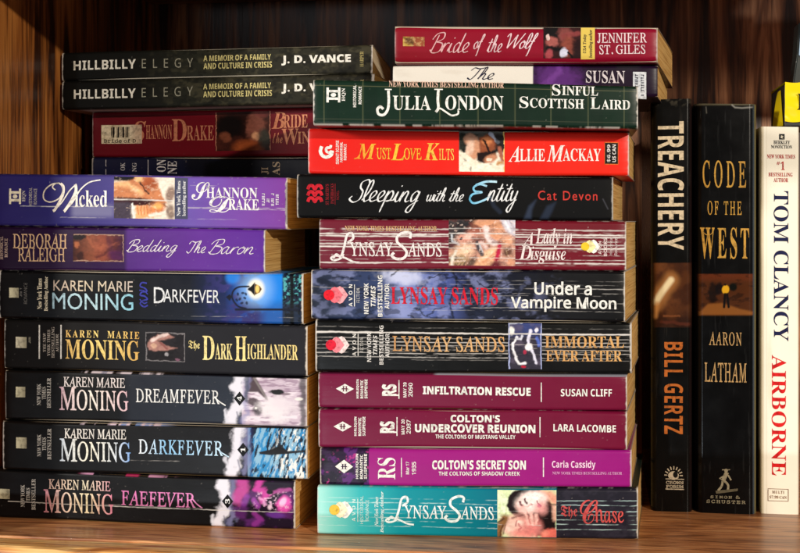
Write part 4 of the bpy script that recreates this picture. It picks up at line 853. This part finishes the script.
def p_lady(v):
    v.grad([(319, (122, 44, 62)), (440, (126, 42, 60)), (520, (124, 32, 50)), (626, (120, 30, 46))]); v.vary(.08)
    creases(v, [.19, .29, .33, .49, .55, .86], .95, w=.024, brk=.22); creases(v, [.24, .43, .62, .71, .79], .6, w=.011, brk=.44); creases(v, [.2, .4, .47, .58, .7, .8, .9], .5, w=.01, brk=.42, x0=510); v.wear(1.0, 1.0, 319, 626)
b = Book('paperback_book', 'worn maroon paperback with many white creases and embracing figures on its spine', GR, 319, 626, 218.8, 221.2, YL, YR, below=vam, bl=267, br=267.5, xpage=637.5, paint=p_lady, seed=18)
lad = b
b.ink('blurb_lettering', (222, 186, 140), T('NEW YORK TIMES BESTSELLING AUTHOR', 'serif', 345, 226, 437, 231))
lynsay(b, 331, 231.5, 111, 31, (240, 232, 230))
def p_ladpic(v):
    v.fill((206, 158, 140)); v.poly([(448, 219), (478, 219), (474, 229), (466, 235), (459, 238), (458, 246), (448, 250)], (56, 54, 58), 2.6); v.mottle(5, 2.5, .5, .72, (96, 84, 84), .5)
    v.line([(478, 226), (490, 223), (502, 227)], 9, (222, 166, 132), 5); v.ell(476, 231, 8, 4, (172, 104, 90), 0, 1.2, .9); v.line([(470, 224), (480, 229)], 3, (120, 70, 62), 2, .8)
    v.ell(466, 238, 9, 4.6, (226, 168, 150), -8, .8); v.ell(469, 236.5, 4, 2.4, (244, 210, 196), 0, 1.2, .9); v.ell(461.6, 239.4, 1.7, 1.4, (70, 48, 54), 0, .9); v.line([(452, 235), (452.5, 242), (459, 245.5)], 2.2, (220, 224, 230), 1.5, .9); v.ell(454, 246, 5, 3, (110, 66, 66), 10, 1.1, .8)
    v.poly([(500, 219), (517, 219), (517, 237), (510, 234), (504, 228)], (212, 208, 218), 2.6); v.line([(505, 221), (511, 231)], 2, (244, 242, 246), 1.6, .9); v.line([(510, 220), (515, 229)], 1.4, (168, 160, 172), 1.2, .7)
    v.ell(497, 236.5, 6, 4.4, (226, 168, 136), 0, .9); v.line([(486, 229), (487, 236), (490, 241), (495, 244)], 5.4, (238, 222, 220), 2.8); v.line([(491, 238), (495, 241)], 1.2, (190, 150, 148), 1, .8); v.line([(474, 239), (483, 241)], 5, (130, 82, 76), 3, .9); v.line([(493, 243), (503, 243)], 2.4, (130, 86, 78), 2, .7)
    v.ell(463, 253, 11, 7, (230, 194, 164), -20, .9, 1, .3); v.ell(467, 250, 5, 3, (246, 216, 190), -20, 1.3, .9); v.ell(459, 261, 9, 6, (176, 150, 116), 0, .9, 1, .4); v.mix(sst(.5, .62, fbm(v.X / 1.8 + v.Y / 5, v.Y / 7, 4)) * sst(255, 259, v.Y) * (1 - sst(472, 480, v.X)) * .75, (92, 76, 62))
    v.line([(452, 268), (453.5, 258), (457, 252)], 2.4, (232, 224, 210), 1.6); v.ell(474, 263, 6, 4, (106, 86, 74), 0, 1.1, .9, .4)
    v.poly([(474, 268), (480, 256), (490, 249), (499, 247), (495, 262), (486, 268)], (232, 184, 148), 2.8); v.ell(489, 254, 6, 4, (246, 210, 176), -30, 1.2, .9); v.line([(484, 262), (494, 254)], 2, (206, 144, 110), 1.8, .8)
    v.line([(477.5, 243), (479, 250), (482, 255)], 3.6, (78, 74, 82), 2); v.line([(481, 243.5), (486, 248)], 3, (240, 208, 202), 2); v.line([(480, 246), (482, 252)], 1.2, (214, 216, 222), 1, .9); v.line([(500, 246), (498, 253), (496.5, 260)], 4.4, (196, 46, 84), 2); v.ell(508, 252, 5, 5, (116, 82, 70), 10, .9); v.line([(507, 249), (508, 256)], 1.4, (168, 140, 110), 1.2, .7)
    v.ell(508, 241.5, 5, 4.6, (228, 176, 146), 0, .9); v.ell(496, 265, 6, 3.4, (110, 46, 54), 0, 1); v.ell(511, 262, 3.4, 5, (222, 166, 136), 0, 1); v.mottle(3, 2.4, .6, .76, (246, 222, 210), .5, 4); v.mottle(3.4, 2.6, .6, .76, (112, 68, 62), .45, 9)
    creases(v, [.19, .30, .52, .83], .85, w=.02, brk=.3); creases(v, [.42, .62], .6, w=.014)
b.panel('cover_picture', 449, 220, 515.5, 266, p_ladpic)
b.ink('title_lettering', (240, 226, 224), T('A', 'bital', 523.5, 232.5, 534, 245), T('Lady in', 'bital', 536, 228, 572.5, 248), T('D', 'bital', 519.5, 245.5, 532, 259.5), T('isguise', 'bital', 531, 246.5, 566, 263.5, off=-.004))
flame(b, 590.5, 246.3, (240, 206, 60), (248, 236, 180), (250, 248, 240), .8)
b.ink('imprint_lettering', (232, 214, 212), T('AVON', 'bold', 598.5, 241, 601.5, 254, 'up'), T('BOOKS', 'bold', 603.8, 238, 607.2, 256, 'up'), T('Historical', 'sans', 609.5, 237, 612.4, 255, 'up'), T('Romance', 'sans', 614.4, 238, 617.4, 255, 'up'))

def p_slp(v):
    v.fill((18, 18, 20)); v.vary(.12)
    v.poly([(524, 219), (529, 206), (536, 200), (532, 210), (531, 219)], (72, 84, 108), 3, .6); v.poly([(540, 219), (547, 206), (556, 202), (552, 212), (548, 219)], (60, 72, 94), 3, .55); v.line([(490, 196), (494, 206), (500, 212)], 4, (60, 70, 90), 2, .45); v.line([(603, 199), (608, 209)], 1, (96, 96, 104), .6, .6); v.wear(.22, .5, 297, 613)
b = Book('paperback_book', 'matte black paperback with white handwritten title and a red bird mark', GR, 297, 613, 174.3, 176.8, YL - .003, YR - .001, below=lad, bl=216, br=218, xpage=623, paint=p_slp, seed=19, m='matte')
slp = b
def bird(x, y): return ST(curve([(x - 7, y + 1.6), (x - 5.5, y - 1.8), (x - 2.2, y - 1.8), (x, y + 1.4), (x + 2.2, y - 1.8), (x + 5.5, y - 1.8), (x + 7, y + 1.6)]), 3.2)
b.ink('publisher_emblem', (206, 40, 58), *[bird(315.4, 188 + 6.2 * k) for k in range(3)])
b.ink('imprint_lettering', (150, 36, 48), T("ST MARTIN'S", 'serif', 326, 184.5, 329.4, 205, 'up'), T('PAPERBACKS', 'serif', 331, 184, 334.4, 204, 'up'), BOX(335.4, 184, 335.9, 205), T('NOVEL', 'sans', 337, 191, 339.6, 200, 'up'))
b.ink('title_lettering', (236, 236, 236), *hand('Sleeping', 350, 180, 420.5, 212.5, 1.9, thin=.3), *hand('with the', 427, 187.5, 463.5, 201, 1.3), *hand('ntity', 487, 183.5, 518, 212, 1.8, thin=.3))
b.ink('title_lettering', [(470, (120, 196, 228)), (500, (210, 236, 246))], ST(curve([(487, 186), (480, 184), (474, 187), (475, 191), (482, 192), (473, 194), (470, 199), (474, 203), (484, 200), (490, 196)]), 2.0), ST(curve([(476, 185), (486, 181.5), (497, 181.5)]), 2.2))
b.ink('author_lettering', (206, 70, 62), T('Cat Devon', 'gill', 538, 190.5, 597.5, 200, sp=1.2, off=.006))

def p_kilt(v): v.grad([(308, (224, 46, 38)), (460, (230, 50, 38)), (640, (232, 54, 36))]); v.vary(.04); v.wear(.2, .55, 308, 629)
b = Book('paperback_book', 'bright red paperback with yellow and white lettering around a reclining couple', GR, 308, 629, 128.3, 132.3, YL - .001, YR - .001, below=slp, bl=170.5, br=172.5, xpage=635, paint=p_kilt, seed=20)
kil = b
sp = curve([(331, 146), (326, 144.5), (321.5, 147.5), (321, 152), (325, 154.5), (328, 152), (326.5, 149)])
b.ink('publisher_emblem', WHITE, ST(curve([(322, 146.5), (320.6, 151), (322.5, 155.5), (327, 157), (331.5, 154.5), (332.4, 150.5)]), 3.4), ST(curve([(332, 151), (329, 152.5), (326.4, 151), (327, 148), (330.5, 147.4), (331, 145)]), 2.6))
b.ink('imprint_lettering', WHITE, T('SIGNET ECLIPSE', 'bold', 336, 140.5, 339, 164, 'up'), T('PARANORMAL', 'bold', 340, 142, 342.8, 162, 'up'), T('ROMANCE', 'bold', 343.8, 144, 346.6, 160, 'up'))
YG = [(354, (240, 150, 60)), (380, (250, 206, 80)), (420, (246, 190, 70)), (454, (248, 206, 110))]
b.ink('title_lettering', YG, ST(curve([(354, 158.6), (357.5, 157.6), (360, 154.5)]), 1.2), T('M', 'bital', 357, 143.5, 376, 159), T('UST', 'thin', 376.5, 147.5, 391, 159, off=-.006), T('L', 'bital', 391, 143.5, 404.5, 160), T('OVE', 'thin', 404, 148, 421.5, 159.5, off=-.006), T('K', 'bital', 424, 143, 439.5, 160), T('ILTS', 'thin', 439, 148.5, 454, 160, off=-.006))
def p_kilpic(v):
    v.fill((96, 92, 84)); v.rect(455, 152, 508, 176, (248, 238, 220), 1.5); v.poly([(459, 132), (478, 133), (474, 142), (470, 152), (459, 153)], (52, 56, 48), 2); v.mottle(5, 5, .5, .7, (30, 30, 30), .6)
    v.ell(471, 140, 7, 6, (196, 150, 124), 30, .5, 1, .2); v.ell(474, 150, 7, 10, (210, 158, 128), 12, .4); v.ell(470, 148, 4, 8, (240, 210, 190), 10, .7, .8); v.poly([(479, 138), (487, 134), (495, 136), (497, 146), (490, 155), (480, 154)], (156, 92, 62), 2); v.ell(487, 141, 5, 5, (214, 142, 96), 20, .6, .9); v.line([(484, 140), (490, 152)], 2.4, (46, 26, 24), 1); v.poly([(478, 152), (496, 150), (497, 158), (484, 163), (477, 160)], (44, 28, 26), 1.6); v.ell(491, 158, 7, 4, (208, 150, 118), -20, .6, .9); v.ell(489, 159, 2.6, 1.6, (246, 226, 206), 0, .6)
    v.line([(490, 133), (498, 142)], 3.4, (200, 204, 218), 1); v.rect(495, 134, 505, 152, (30, 24, 30), 2, .85); v.line([(499, 148), (503, 160)], 4, (176, 112, 90), 1.6); v.ell(500, 164, 3.4, 3.4, (196, 150, 100), 0, .6); v.line([(459.5, 153), (470, 160), (482, 166), (504, 166)], 4, (246, 234, 214), 2); v.rect(455, 130, 508, 133, (110, 116, 112), 1, .6); v.line([(504, 130), (504, 172)], 1.2, (250, 214, 130), .5)
b.panel('cover_picture', 459, 131.2, 504.6, 171.4, p_kilpic)
b.ink('author_lettering', (246, 232, 226), T('A', 'bital', 508.5, 146, 520, 161.5, off=-.006), T('LLIE', 'serif', 520, 149, 545, 161, off=-.006), T('M', 'bital', 547, 145.5, 565, 162, off=-.006), T('ACKAY', 'serif', 563, 149, 601, 161.5, off=-.006))
b.ink('imprint_lettering', (24, 16, 16), BOX(605, 143, 618, 164.6), *[x + ((232, 226, 220),) for x in (T('$6.99', 'bold', 607, 145, 610.6, 162.5, 'up'), T('US CAN', 'bold', 612.4, 145, 616, 162.5, 'up'))])
b.ink('imprint_frame', (230, 130, 60), BOX(604.6, 142.6, 605.3, 165), BOX(617.7, 142.6, 618.4, 165), BOX(605.3, 142.6, 617.7, 143.3), BOX(605.3, 164.3, 617.7, 165))

def p_jul(v):
    v.grad([(313, (30, 56, 43)), (500, (25, 50, 38)), (640, (27, 53, 40))]); v.mix(.35 * (np.abs(((v.X - 324) / 37.6 + .25) % 1 - .5) < .17), (22, 44, 34))
    for x in (324, 363, 400, 440, 478, 515, 551, 588, 624): v.line([(x, 60), (x, 140)], .8, (120, 124, 92), .5, .55)
    v.mix((np.abs(v.V - .13) < .011) * .5, (120, 120, 90)); v.mix((np.abs(v.V - .86) < .01) * .25, (110, 110, 90)); v.wear(.5, 1.0, 313, 638)
    n = fbm(v.X / 8, 0 * v.X, 9); v.mix(sst(.955, .985, v.V) * sst(.40, .55, n), (222, 216, 206))
b = Book('paperback_book', 'dark green plaid paperback with white swash capitals, on the bright red one', GR, 313, 638, 79, 86, -.030, -.018, below=kil, bl=120, br=124, xpage=632, shear=.05, paint=p_jul, seed=21, boards=(96, 26, 34), depth=.112)
jul = b
hqn(b, 326.5, 87.3, 340.5, 102.2, WHITE)
b.ink('imprint_lettering', WHITE, T('HQN', 'serif', 341.8, 88, 346, 101, 'up'), T('HISTORICAL', 'bold', 353.2, 85, 356.4, 107, 'up'), T('ROMANCE', 'bold', 358.6, 86.5, 361.8, 104, 'up'))
b.ink('blurb_lettering', (224, 190, 170), T('NEW YORK TIMES BESTSELLING AUTHOR', 'serif', 389, 81.6, 504, 87.6))
b.ink('author_lettering', WHITE, ST(curve([(388.5, 90), (389, 100), (388, 109), (384, 114.5), (379, 114), (377.5, 109.5), (380.5, 106.5), (383.5, 109)]), 2.6), ST([(385, 89.2), (392, 89.2)], 1.1), T('ULIA', 'serif', 393, 95.5, 431, 110, off=-.002),
      ST(curve([(438.5, 90), (438, 100), (438.5, 108), (436, 112)]), 2.6), ST([(434.5, 89.4), (443, 89.4)], 1.1), ST(curve([(436, 111.5), (440, 108.5), (446, 112), (452, 115.5), (458, 114), (458.5, 110.5)]), 1.7), T('ONDON', 'serif', 445.5, 96, 503.5, 110.6, off=-.002))
b.ink('title_lettering', WHITE, T('S', 'serif', 552, 84.5, 560.5, 96), T('INFUL', 'serif', 562, 86.5, 598, 95.8), T('S', 'serif', 519.5, 97, 528.5, 108.6), T('COTTISH', 'serif', 530, 99, 584, 108.6), T('L', 'serif', 590.5, 97.6, 600, 109), T('AIRD', 'serif', 601.5, 100, 630, 109.6))

def p_sus(v):
    v.fill((42, 22, 50)); v.ell(557, 82, 22, 20, (112, 60, 140), 0, .9, .85, .4); v.line([(540, 90), (552, 78), (562, 66)], 5, (140, 84, 170), 3, .6, wob=8); v.ell(580, 96, 16, 12, (96, 50, 128), 0, .8, .7); v.rect(617, 55, 640, 69, (52, 52, 56), 3, .7)
    v.rect(300, 40, 533, 130, (238, 234, 226), .6); v.mix((1 - sst(528, 533, v.X)) * sst(.55, .8, fbm(v.X / 30, v.Y / 12, 5)) * .25, (206, 196, 184)); v.wear(.2, .5, 393, None)
b = Book('paperback_book', 'white and dark purple paperback half hidden behind the green plaid one', GR, 393, 657.5, 65.5, 64.5, .034, .042, below=jul, bl=95, br=98, xpage=668, paint=p_sus, seed=22)
sus = b
b.ink('title_lettering', (42, 44, 78), *hand('The', 467.5, 67.5, 494, 80, 1.5))
b.ink('author_lettering', (226, 218, 222), T('SUSAN', 'serif', 586, 70.5, 625, 83, off=-.008))
b.panel('price_sticker', 633, 71.5, 646.3, 98.5, lambda v: (v.fill((224, 228, 234)), v.mottle(8, 8, .4, .8, (196, 204, 214), .5)), 'sticker', lift=.0003, warp=0)
b.ink('sticker_lettering', (60, 64, 84), *TICKS(635, 73.5, 638, 96, 8), *TICKS(641, 74, 644, 96, 9, 3), lift=.0004)

def p_bw(v): v.grad([(394, (148, 36, 52)), (470, (150, 26, 52)), (660, (146, 20, 54))]); v.vary(.08); v.wear(.2, .5, 394, 657.5)
b = Book('paperback_book', 'crimson paperback with a white script title, topmost of the right stack', GR, 394.5, 657.5, 25.8, 27.2, .029, .036, below=sus, bl=58, br=59.5, xpage=673, paint=p_bw, seed=23, boards=(70, 12, 22), splay=.004, ra=.0034, rb=.003)
bwo = b
def p_emb(v): v.fill((196, 164, 84)); v.ell(411, 41.5, 6, 4, (120, 84, 60), 10, .5, .9, .5); v.line([(404, 38), (414, 45)], 2, (80, 50, 40), 1, .7); v.rect(414, 36, 425, 48, (150, 70, 62), 1, .85); v.mottle(2, 2, .5, .7, (210, 180, 130), .5)
b.panel('publisher_emblem', 403, 37, 424.5, 46.5, p_emb)
b.ink('title_lettering', [(430, (222, 176, 176)), (537, (238, 216, 222))], *hand('Bride', 430, 32.5, 469, 53, 1.5), *hand('of', 474, 34, 485, 56, 1.3), *hand('the', 487, 35, 502, 52, 1.3), *hand('Wolf', 507, 33, 538, 56, 1.5))
def p_bwpic(v):
    v.fill((64, 34, 36)); v.ell(552, 34, 9, 9, (30, 26, 28), 20, .5, 1, .3); v.ell(552, 42, 6, 5, (176, 106, 100), 10, .6, .9, .3); v.ell(548, 37, 2, 3, (222, 196, 190)); v.ell(565, 34, 7, 7, (150, 86, 82), 0, .6, .8, .3); v.line([(564, 36), (578, 33)], 5, (150, 76, 76), 2, .8); v.ell(568, 46, 7, 10, (150, 84, 70), 10, .6, .9, .3)
    v.line([(548, 47), (556, 49), (562, 48)], 4, (24, 20, 24), 1.6); v.ell(564, 52, 4, 5, (216, 216, 232), 10, .4); v.ell(549, 54, 4, 5, (170, 84, 90), 0, .6); v.rect(573, 40, 582, 60, (44, 24, 28), 2, .8); v.line([(568, 52), (572, 56)], 2.6, (22, 16, 20), .8)
b.panel('cover_picture', 543.5, 27.2, 581, 58, p_bwpic)
b.panel('blurb_band', 581, 27.3, 595, 59, lambda v: (v.fill((222, 198, 104)), v.vary(.08)), warp=0)
b.ink('blurb_lettering', (60, 56, 60), T('USA Today', 'ital', 583.2, 34, 587, 53, 'up', off=.012), T('bestselling author', 'ital', 589, 29.5, 593.2, 57.5, 'up', off=.012), lift=.0003)
b.ink('author_lettering', (236, 216, 218), T('JENNIFER', 'thin', 597.5, 33, 647, 43, off=-.01), T('ST. GILES', 'thin', 599.5, 45, 645.5, 54.2, off=-.01))

# ================= upright books at the right
def p_tre(v):
    v.fill((20, 18, 16)); v.vary(.1, 8, 60); v.mottle(2.2, 30, .66, .8, (70, 64, 58), .25)
    v.rect(640, 263, 700, 327, (92, 56, 34), .6); k = sst(262.4, 263.6, v.Y) * (1 - sst(326.4, 327.6, v.Y))
    v.mix(k * sst(.4, .7, fbm(v.X / 14, v.Y / 14, 3)) * .7, (132, 84, 48)); v.mix(k * sst(668, 684, v.X) * .5, (70, 40, 30)); v.mix(k * sst(305, 325, v.Y) * .7, (44, 24, 18))
    v.line([(656, 303), (663, 291), (671, 280)], 15, (190, 136, 82), 6, .75); v.line([(656, 302), (662, 292), (671, 280)], 6, (250, 232, 190), 2.6); v.line([(655, 316), (657, 304)], 5, (206, 150, 90), 3, .8); v.line([(664, 316), (680, 316)], 2, (150, 96, 60), .9, .7, wob=3); v.line([(660, 322), (690, 324)], 3, (110, 60, 44), 1.4, .7, wob=4)
    v.mix(sst(.975, .99, 1 - (v.Y - 98) / 415) * sst(.5, .7, fbm(v.X / 4, v.Y / 3, 7)) * .35, (110, 104, 90)); v.mix((1 - sst(653, 656, v.X)) * .8, (14, 12, 11)); v.mix(sst(689, 690.6, v.X) * .5, (60, 44, 44))
b = Book('hardback_book', 'black hardback with a fiery streak picture and tall cream letters down its spine', GU, 651, 692.5, 99.5, 98.5, .079, .079, depth=.155, bl=511, br=511, upright=True, ra=.003, rb=.005, bulge=.0003, paint=p_tre, m='jacket', pages='cream_v', seed=24, th=.0022, inset=.003)
b.ink('title_lettering', (240, 222, 190), T('TREACHERY', 'bold', 657.5, 121.5, 684, 250, 'down'))
b.ink('author_lettering', (206, 122, 50), T('BILL GERTZ', 'bold', 664, 342, 683, 434, 'down', sp=1.05))
b.ink('publisher_emblem', (214, 200, 176), EL(673.5, 475.5, 5.4, 4.4), *[ST([(673.5 + 6.2 * math.cos(R(a_)), 475.5 - 6 * math.sin(R(a_))), (673.5 + 9.2 * math.cos(R(a_)), 475.5 - 9.4 * math.sin(R(a_)))], 1.1) for a_ in range(0, 181, 22)], BOX(665.5, 478.6, 684, 479.4), BOX(665.5, 488.6, 684, 489.6), EL(675.4, 474.5, 2.4, 3.2) + ((24, 20, 18),), T('CROWN', 'mono', 666, 481, 683.5, 484, off=.01), T('FORUM', 'mono', 666, 485, 683.5, 488, off=.01))

def p_code(v):
    v.fill((15, 14, 15)); v.vary(.12, 8, 60); v.mottle(2.6, 26, .66, .8, (66, 66, 66), .25, 3)
    k = sst(273.4, 274.6, v.Y) * (1 - sst(313.5, 316, v.Y)) * sst(697, 701, v.X); v.mix(k, (96, 56, 30)); v.mix(k * (1 - sst(276, 284, v.Y)) * .8, (120, 62, 34)); v.mix(k * sst(.5, .65, fbm(v.X / 9, v.Y / 4, 2)) * .7, (52, 30, 18))
    v.poly([(700, 312), (708, 304), (722, 303), (740, 309), (755, 312), (755, 315), (700, 315)], (164, 108, 54), 2, .8); v.ell(713, 292, 5, 9, (36, 24, 20), 0, .5, .9, .4); v.ell(719, 289, 4, 6, (30, 24, 26), 10, .5, .9, .3); v.ell(733, 287, 4, 4, (26, 28, 22), 0, .5)
    v.ell(725.5, 289.5, 3.6, 4.4, (238, 186, 50), 10, .3); v.line([(725, 294), (724, 307)], 2.4, (28, 22, 22), .8); v.line([(727, 294), (728.6, 307)], 2.4, (28, 22, 22), .8); v.ell(725, 284.6, 1.4, 1.3, (60, 40, 30))
    v.mix(sst(752.5, 753.5, v.X) * (1 - sst(754.8, 755.6, v.X)), (70, 84, 96)); v.mix(sst(755.3, 756, v.X), (150, 140, 96))
    v.mix((1 - sst(104.5, 106, v.Y)) * .6, (120, 112, 90)); v.line([(732, 105), (735, 107.5), (742, 108), (752, 107.2)], 1.3, (150, 148, 140), .8, .8); v.line([(706, 107), (706.5, 113)], 1, (120, 116, 108), .7, .7); v.line([(752.6, 112), (752.8, 500)], .8, (60, 66, 72), .6, .7)  # worn top edge; whitish lines paint in highlights on the jacket's crumple
b = Book('hardback_book', 'black hardback with gold lettering and a small painting of figures on its spine', GU, 694.5, 757.5, 103.5, 104, .0785, .0785, depth=.165, bl=513.5, br=513.5, upright=True, ra=.0046, rb=.008, bulge=.0003, paint=p_code, m='jacket', pages='cream_v', seed=25, th=.0022, inset=.003)
cod = b
CG = [(700, (206, 158, 70)), (726, (226, 182, 90)), (750, (206, 160, 76))]
b.ink('title_lettering', CG, T('CODE', 'thin', 702.5, 160.5, 746, 188, sp=1.35, off=-.012), T('OF THE', 'thin', 707.5, 201, 741.5, 215, sp=1.3, off=-.012), T('EST', 'serif', 717.5, 227.5, 749, 259, sp=1.25, off=-.008), T('W', 'serif', 700, 227.5, 714.5, 259, off=-.006), ST(curve([(702.5, 229), (704, 233), (708, 235), (712, 233), (712.5, 229)]), .8), lift=.0003)
b.ink('author_lettering', (214, 178, 124), T('AARON', 'thin', 709, 332, 741.5, 345.5, sp=1.15, off=-.014), T('LATHAM', 'thin', 704.5, 362.5, 746.5, 382, sp=1.1, off=-.014), lift=.0003)
b.ink('publisher_emblem', (176, 166, 140), EL(726, 470.5, 1.8, 1.9), ST(curve([(727, 472), (725, 476), (723, 481)]), 4), ST([(725, 475), (719.5, 478.5), (723, 480)], 1.6), ST([(728, 475), (731, 480)], 1.6), ST(curve([(722.5, 481), (721.5, 486), (718, 490.5)]), 2.2), ST(curve([(724.5, 481), (728, 485), (727.5, 491)]), 2.2), ST([(722, 469.8), (730, 469.4)], .9), PG((715.5, 491), (738, 488), (737.5, 490.5), (716, 494)) + ((120, 112, 92),),
      T('SIMON &', 'mono', 710.5, 495.2, 740, 498.4, sp=1.2, off=.008), T('SCHUSTER', 'mono', 706.5, 500, 745.5, 503.4, sp=1.15, off=.008), lift=.0003)

def p_tc(v):
    v.fill((250, 243, 226)); v.mix((1 - sst(763.2, 764.4, v.X)) * .5, (190, 168, 120)); v.mix((np.abs(v.X - 766.5) < .5) * .25, (196, 176, 140)); v.vary(.03); v.mottle(14, 60, .6, .9, (226, 208, 170), .3); v.wear(.1, .4, 761, None, rgb=(200, 180, 140))
b = Book('paperback_book', 'tall cream paperback with navy and red letters standing at the far right', GU, 761, 799, 126.5, 127, .082, .082, depth=.152, bl=513.5, br=513.5, upright=True, ra=.0012, rb=.0012, paint=p_tc, m='matte', pages='cream_v', seed=26)
tc = b
b.ink('publisher_emblem', (26, 26, 30), BOX(779, 134, 784.5, 139.6), T('BERKLEY', 'serif', 773.5, 140.6, 790, 144.2), T('NONFICTION', 'serif', 771, 145.2, 792, 148.6), PG((781, 135.3), (783.6, 136.4), (781.8, 137.2), (783.6, 138.6), (780.4, 138)) + ((236, 226, 204),))
b.ink('blurb_lettering', (196, 44, 40), T('NEW YORK TIMES', 'serif', 767, 154.5, 795, 158.6), T('#', 'serif', 776.4, 161.5, 780, 165), T('1', 'serif', 780.6, 161.5, 784.6, 170), T('BESTSELLING', 'serif', 768.5, 172.6, 792.5, 176.6), T('AUTHOR', 'serif', 773.5, 178, 788, 182.2))
b.ink('author_lettering', (30, 36, 84), T('TOM CLANCY', 'serif', 773.5, 191, 788.5, 341, 'down'))
b.ink('title_lettering', (222, 40, 42), T('AIRBORNE', 'serif', 771.5, 355, 786, 475.5, 'down'))
b.ink('imprint_lettering', (150, 112, 84), BOX(767.6, 488.6, 788.4, 489.2), BOX(767.6, 500.6, 788.4, 501.2), BOX(767.6, 489.2, 768.2, 500.6), BOX(787.8, 489.2, 788.4, 500.6), T('MULTI', 'serif', 772, 490.6, 784, 493.6, sp=1.2), T('$7.99 CAN', 'serif', 769.5, 495.4, 786.5, 498.8))

# ================= yellow packet resting on the cream book
Y0 = .085
def pt(px, py, Y):
    X, d = on_plane(px, Y); return (X, Y, z_at(py, d))
ztc = float(tc.zt.mean()) + .0004
def packet():
    X0, d = on_plane(785, Y0); X1, _ = on_plane(822, Y0); Xf = on_plane(777, Y0)[0]; zt = z_at(82, d); h = zt - ztc
    root = empty('yellow_packet', ((X0 + X1) / 2, Y0 + .03, ztc), 'bright yellow packet with black print and a folded side flap, lying on the cream paperback', 'packet')
    o = np.array(root.location)
    n = 40; V, C = [], []
    def sheet(f, nu, nv, col):
        u, v = np.meshgrid(np.linspace(0, 1, nu), np.linspace(0, 1, nv), indexing='ij'); P = np.stack(f(u.ravel(), v.ravel()), 1)
        return P, grid_faces(nu, nv), np.tile(lin(col), (len(P), 1))
    zb = ztc + .003
    w = lambda u, v: .0006 * np.sin(u * 9 + v * 5) * (1 - v) + .0005 * np.sin(v * 11)
    parts = [sheet(lambda u, v: (X0 + (X1 - X0) * u, Y0 + w(u, v), zb + (zt - zb) * v - .0006 * np.sin(u * 6)), 30, 20, (246, 222, 22)),
             sheet(lambda u, v: (X0 + (X1 - X0) * u, Y0 + .06 * v + w(u, 1 + 0 * v), zt + 0 * v - .0006 * np.sin(u * 6)), 30, 6, (246, 222, 22)),
             sheet(lambda u, v: (X1 + 0 * u, Y0 + .06 * u, zb + (zt - zb) * v), 4, 4, (236, 208, 20)), sheet(lambda u, v: (X0 + (X1 - X0) * u, Y0 + .06 + 0 * u, zb + (zt - zb) * v), 4, 4, (236, 208, 20))]
    Vs, Fs, Cs, k = [], [], [], 0
    for P, Fc, c in parts: Vs.append(P); Fs += [[i + k for i in f] for f in Fc]; Cs.append(c); k += len(P)
    link('wrapper', raw_mesh('wrapper', np.concatenate(Vs) - o, Fs, np.concatenate(Cs), True), root, M['gloss'])
    P, Fc, c = sheet(lambda u, v: (X0 - .0007 - (X0 - Xf) * u * (1 - v) ** .8, Y0 + .003 + .012 * u + .01 * v, ztc + .0006 + (zt - .004 - ztc) * v), 8, 14, (222, 196, 24))
    link('side_flap', raw_mesh('side_flap', P - o, Fc, c, True), root, M['gloss'])
    me = boxmesh('base', X0 - .0002 - o[0], Y0 + .0015 - o[1], ztc - o[2], X1 - .001 - o[0], Y0 + .058 - o[1], zt - .0012 - o[2], .0006); link('base', me, root, plain('black_card', (20, 19, 18), .5))
    cw = lambda x, y: (on_plane(x, Y0)[0], Y0 - .0012, z_at(y, d))
    P, Fc = T('I', 'serif', 797.2, 94, 803, 110); V = np.array([cw(x, y) for x, y in P]); link('print_lettering', raw_mesh('print_lettering', V - o, Fc, np.tile(lin((24, 22, 20)), (len(V), 1))), root, M['ink'])
packet()
def sleeve():
    Yg = .115; zt = z_at(22, on_plane(797, Yg)[1]); zb_ = z_at(86, on_plane(797, Yg)[1]); Xa, d = on_plane(792.5, Yg); Xb, _ = on_plane(830, Yg); Xm = on_plane(797.2, Yg)[0]
    zt_y = z_at(82, on_plane(785, Y0)[1]) + .0004
    root = empty('plastic_sleeve', ((Xa + Xb) / 2, Yg, zt_y), 'glossy grey sleeve with modelled pale blue highlight, leaning at right edge above yellow packet', 'sleeve'); o = np.array(root.location)
    import bmesh
    def prism(name, pts, y0, y1, m):
        bm = bmesh.new(); f = bm.faces.new([bm.verts.new((x - o[0], y0 - o[1], z - o[2])) for x, z in pts]); r = bmesh.ops.extrude_face_region(bm, geom=[f])
        for v in r['geom']:
            if isinstance(v, bmesh.types.BMVert): v.co.y += y1 - y0
        bmesh.ops.recalc_face_normals(bm, faces=bm.faces); bmesh.ops.bevel(bm, geom=bm.edges[:], offset=.0007, segments=2, affect='EDGES')
        me = bpy.data.meshes.new(name); bm.to_mesh(me); bm.free(); link(name, me, root, m)
    prism('body', [(Xa, zt_y), (Xb, zt_y), (Xb, zt), (Xm + .001, zt), (Xm, zt - .02), (Xm - .0006, zt - .024)], Yg, Yg + .02, plain('dark_grey_plastic', (52, 60, 58), .3))
    prism('highlight_strip', [(Xm + .0008, zt - .021), (Xb, zt - .021), (Xb, zt - .001), (Xm + .0022, zt - .001)], Yg - .0012, Yg - .0002, plain('pale_blue_highlight', (176, 200, 226), .35))  # pale strip modelled as the bluish highlight on the sleeve
sleeve()
for r_ in REP: print('BOOK', r_)
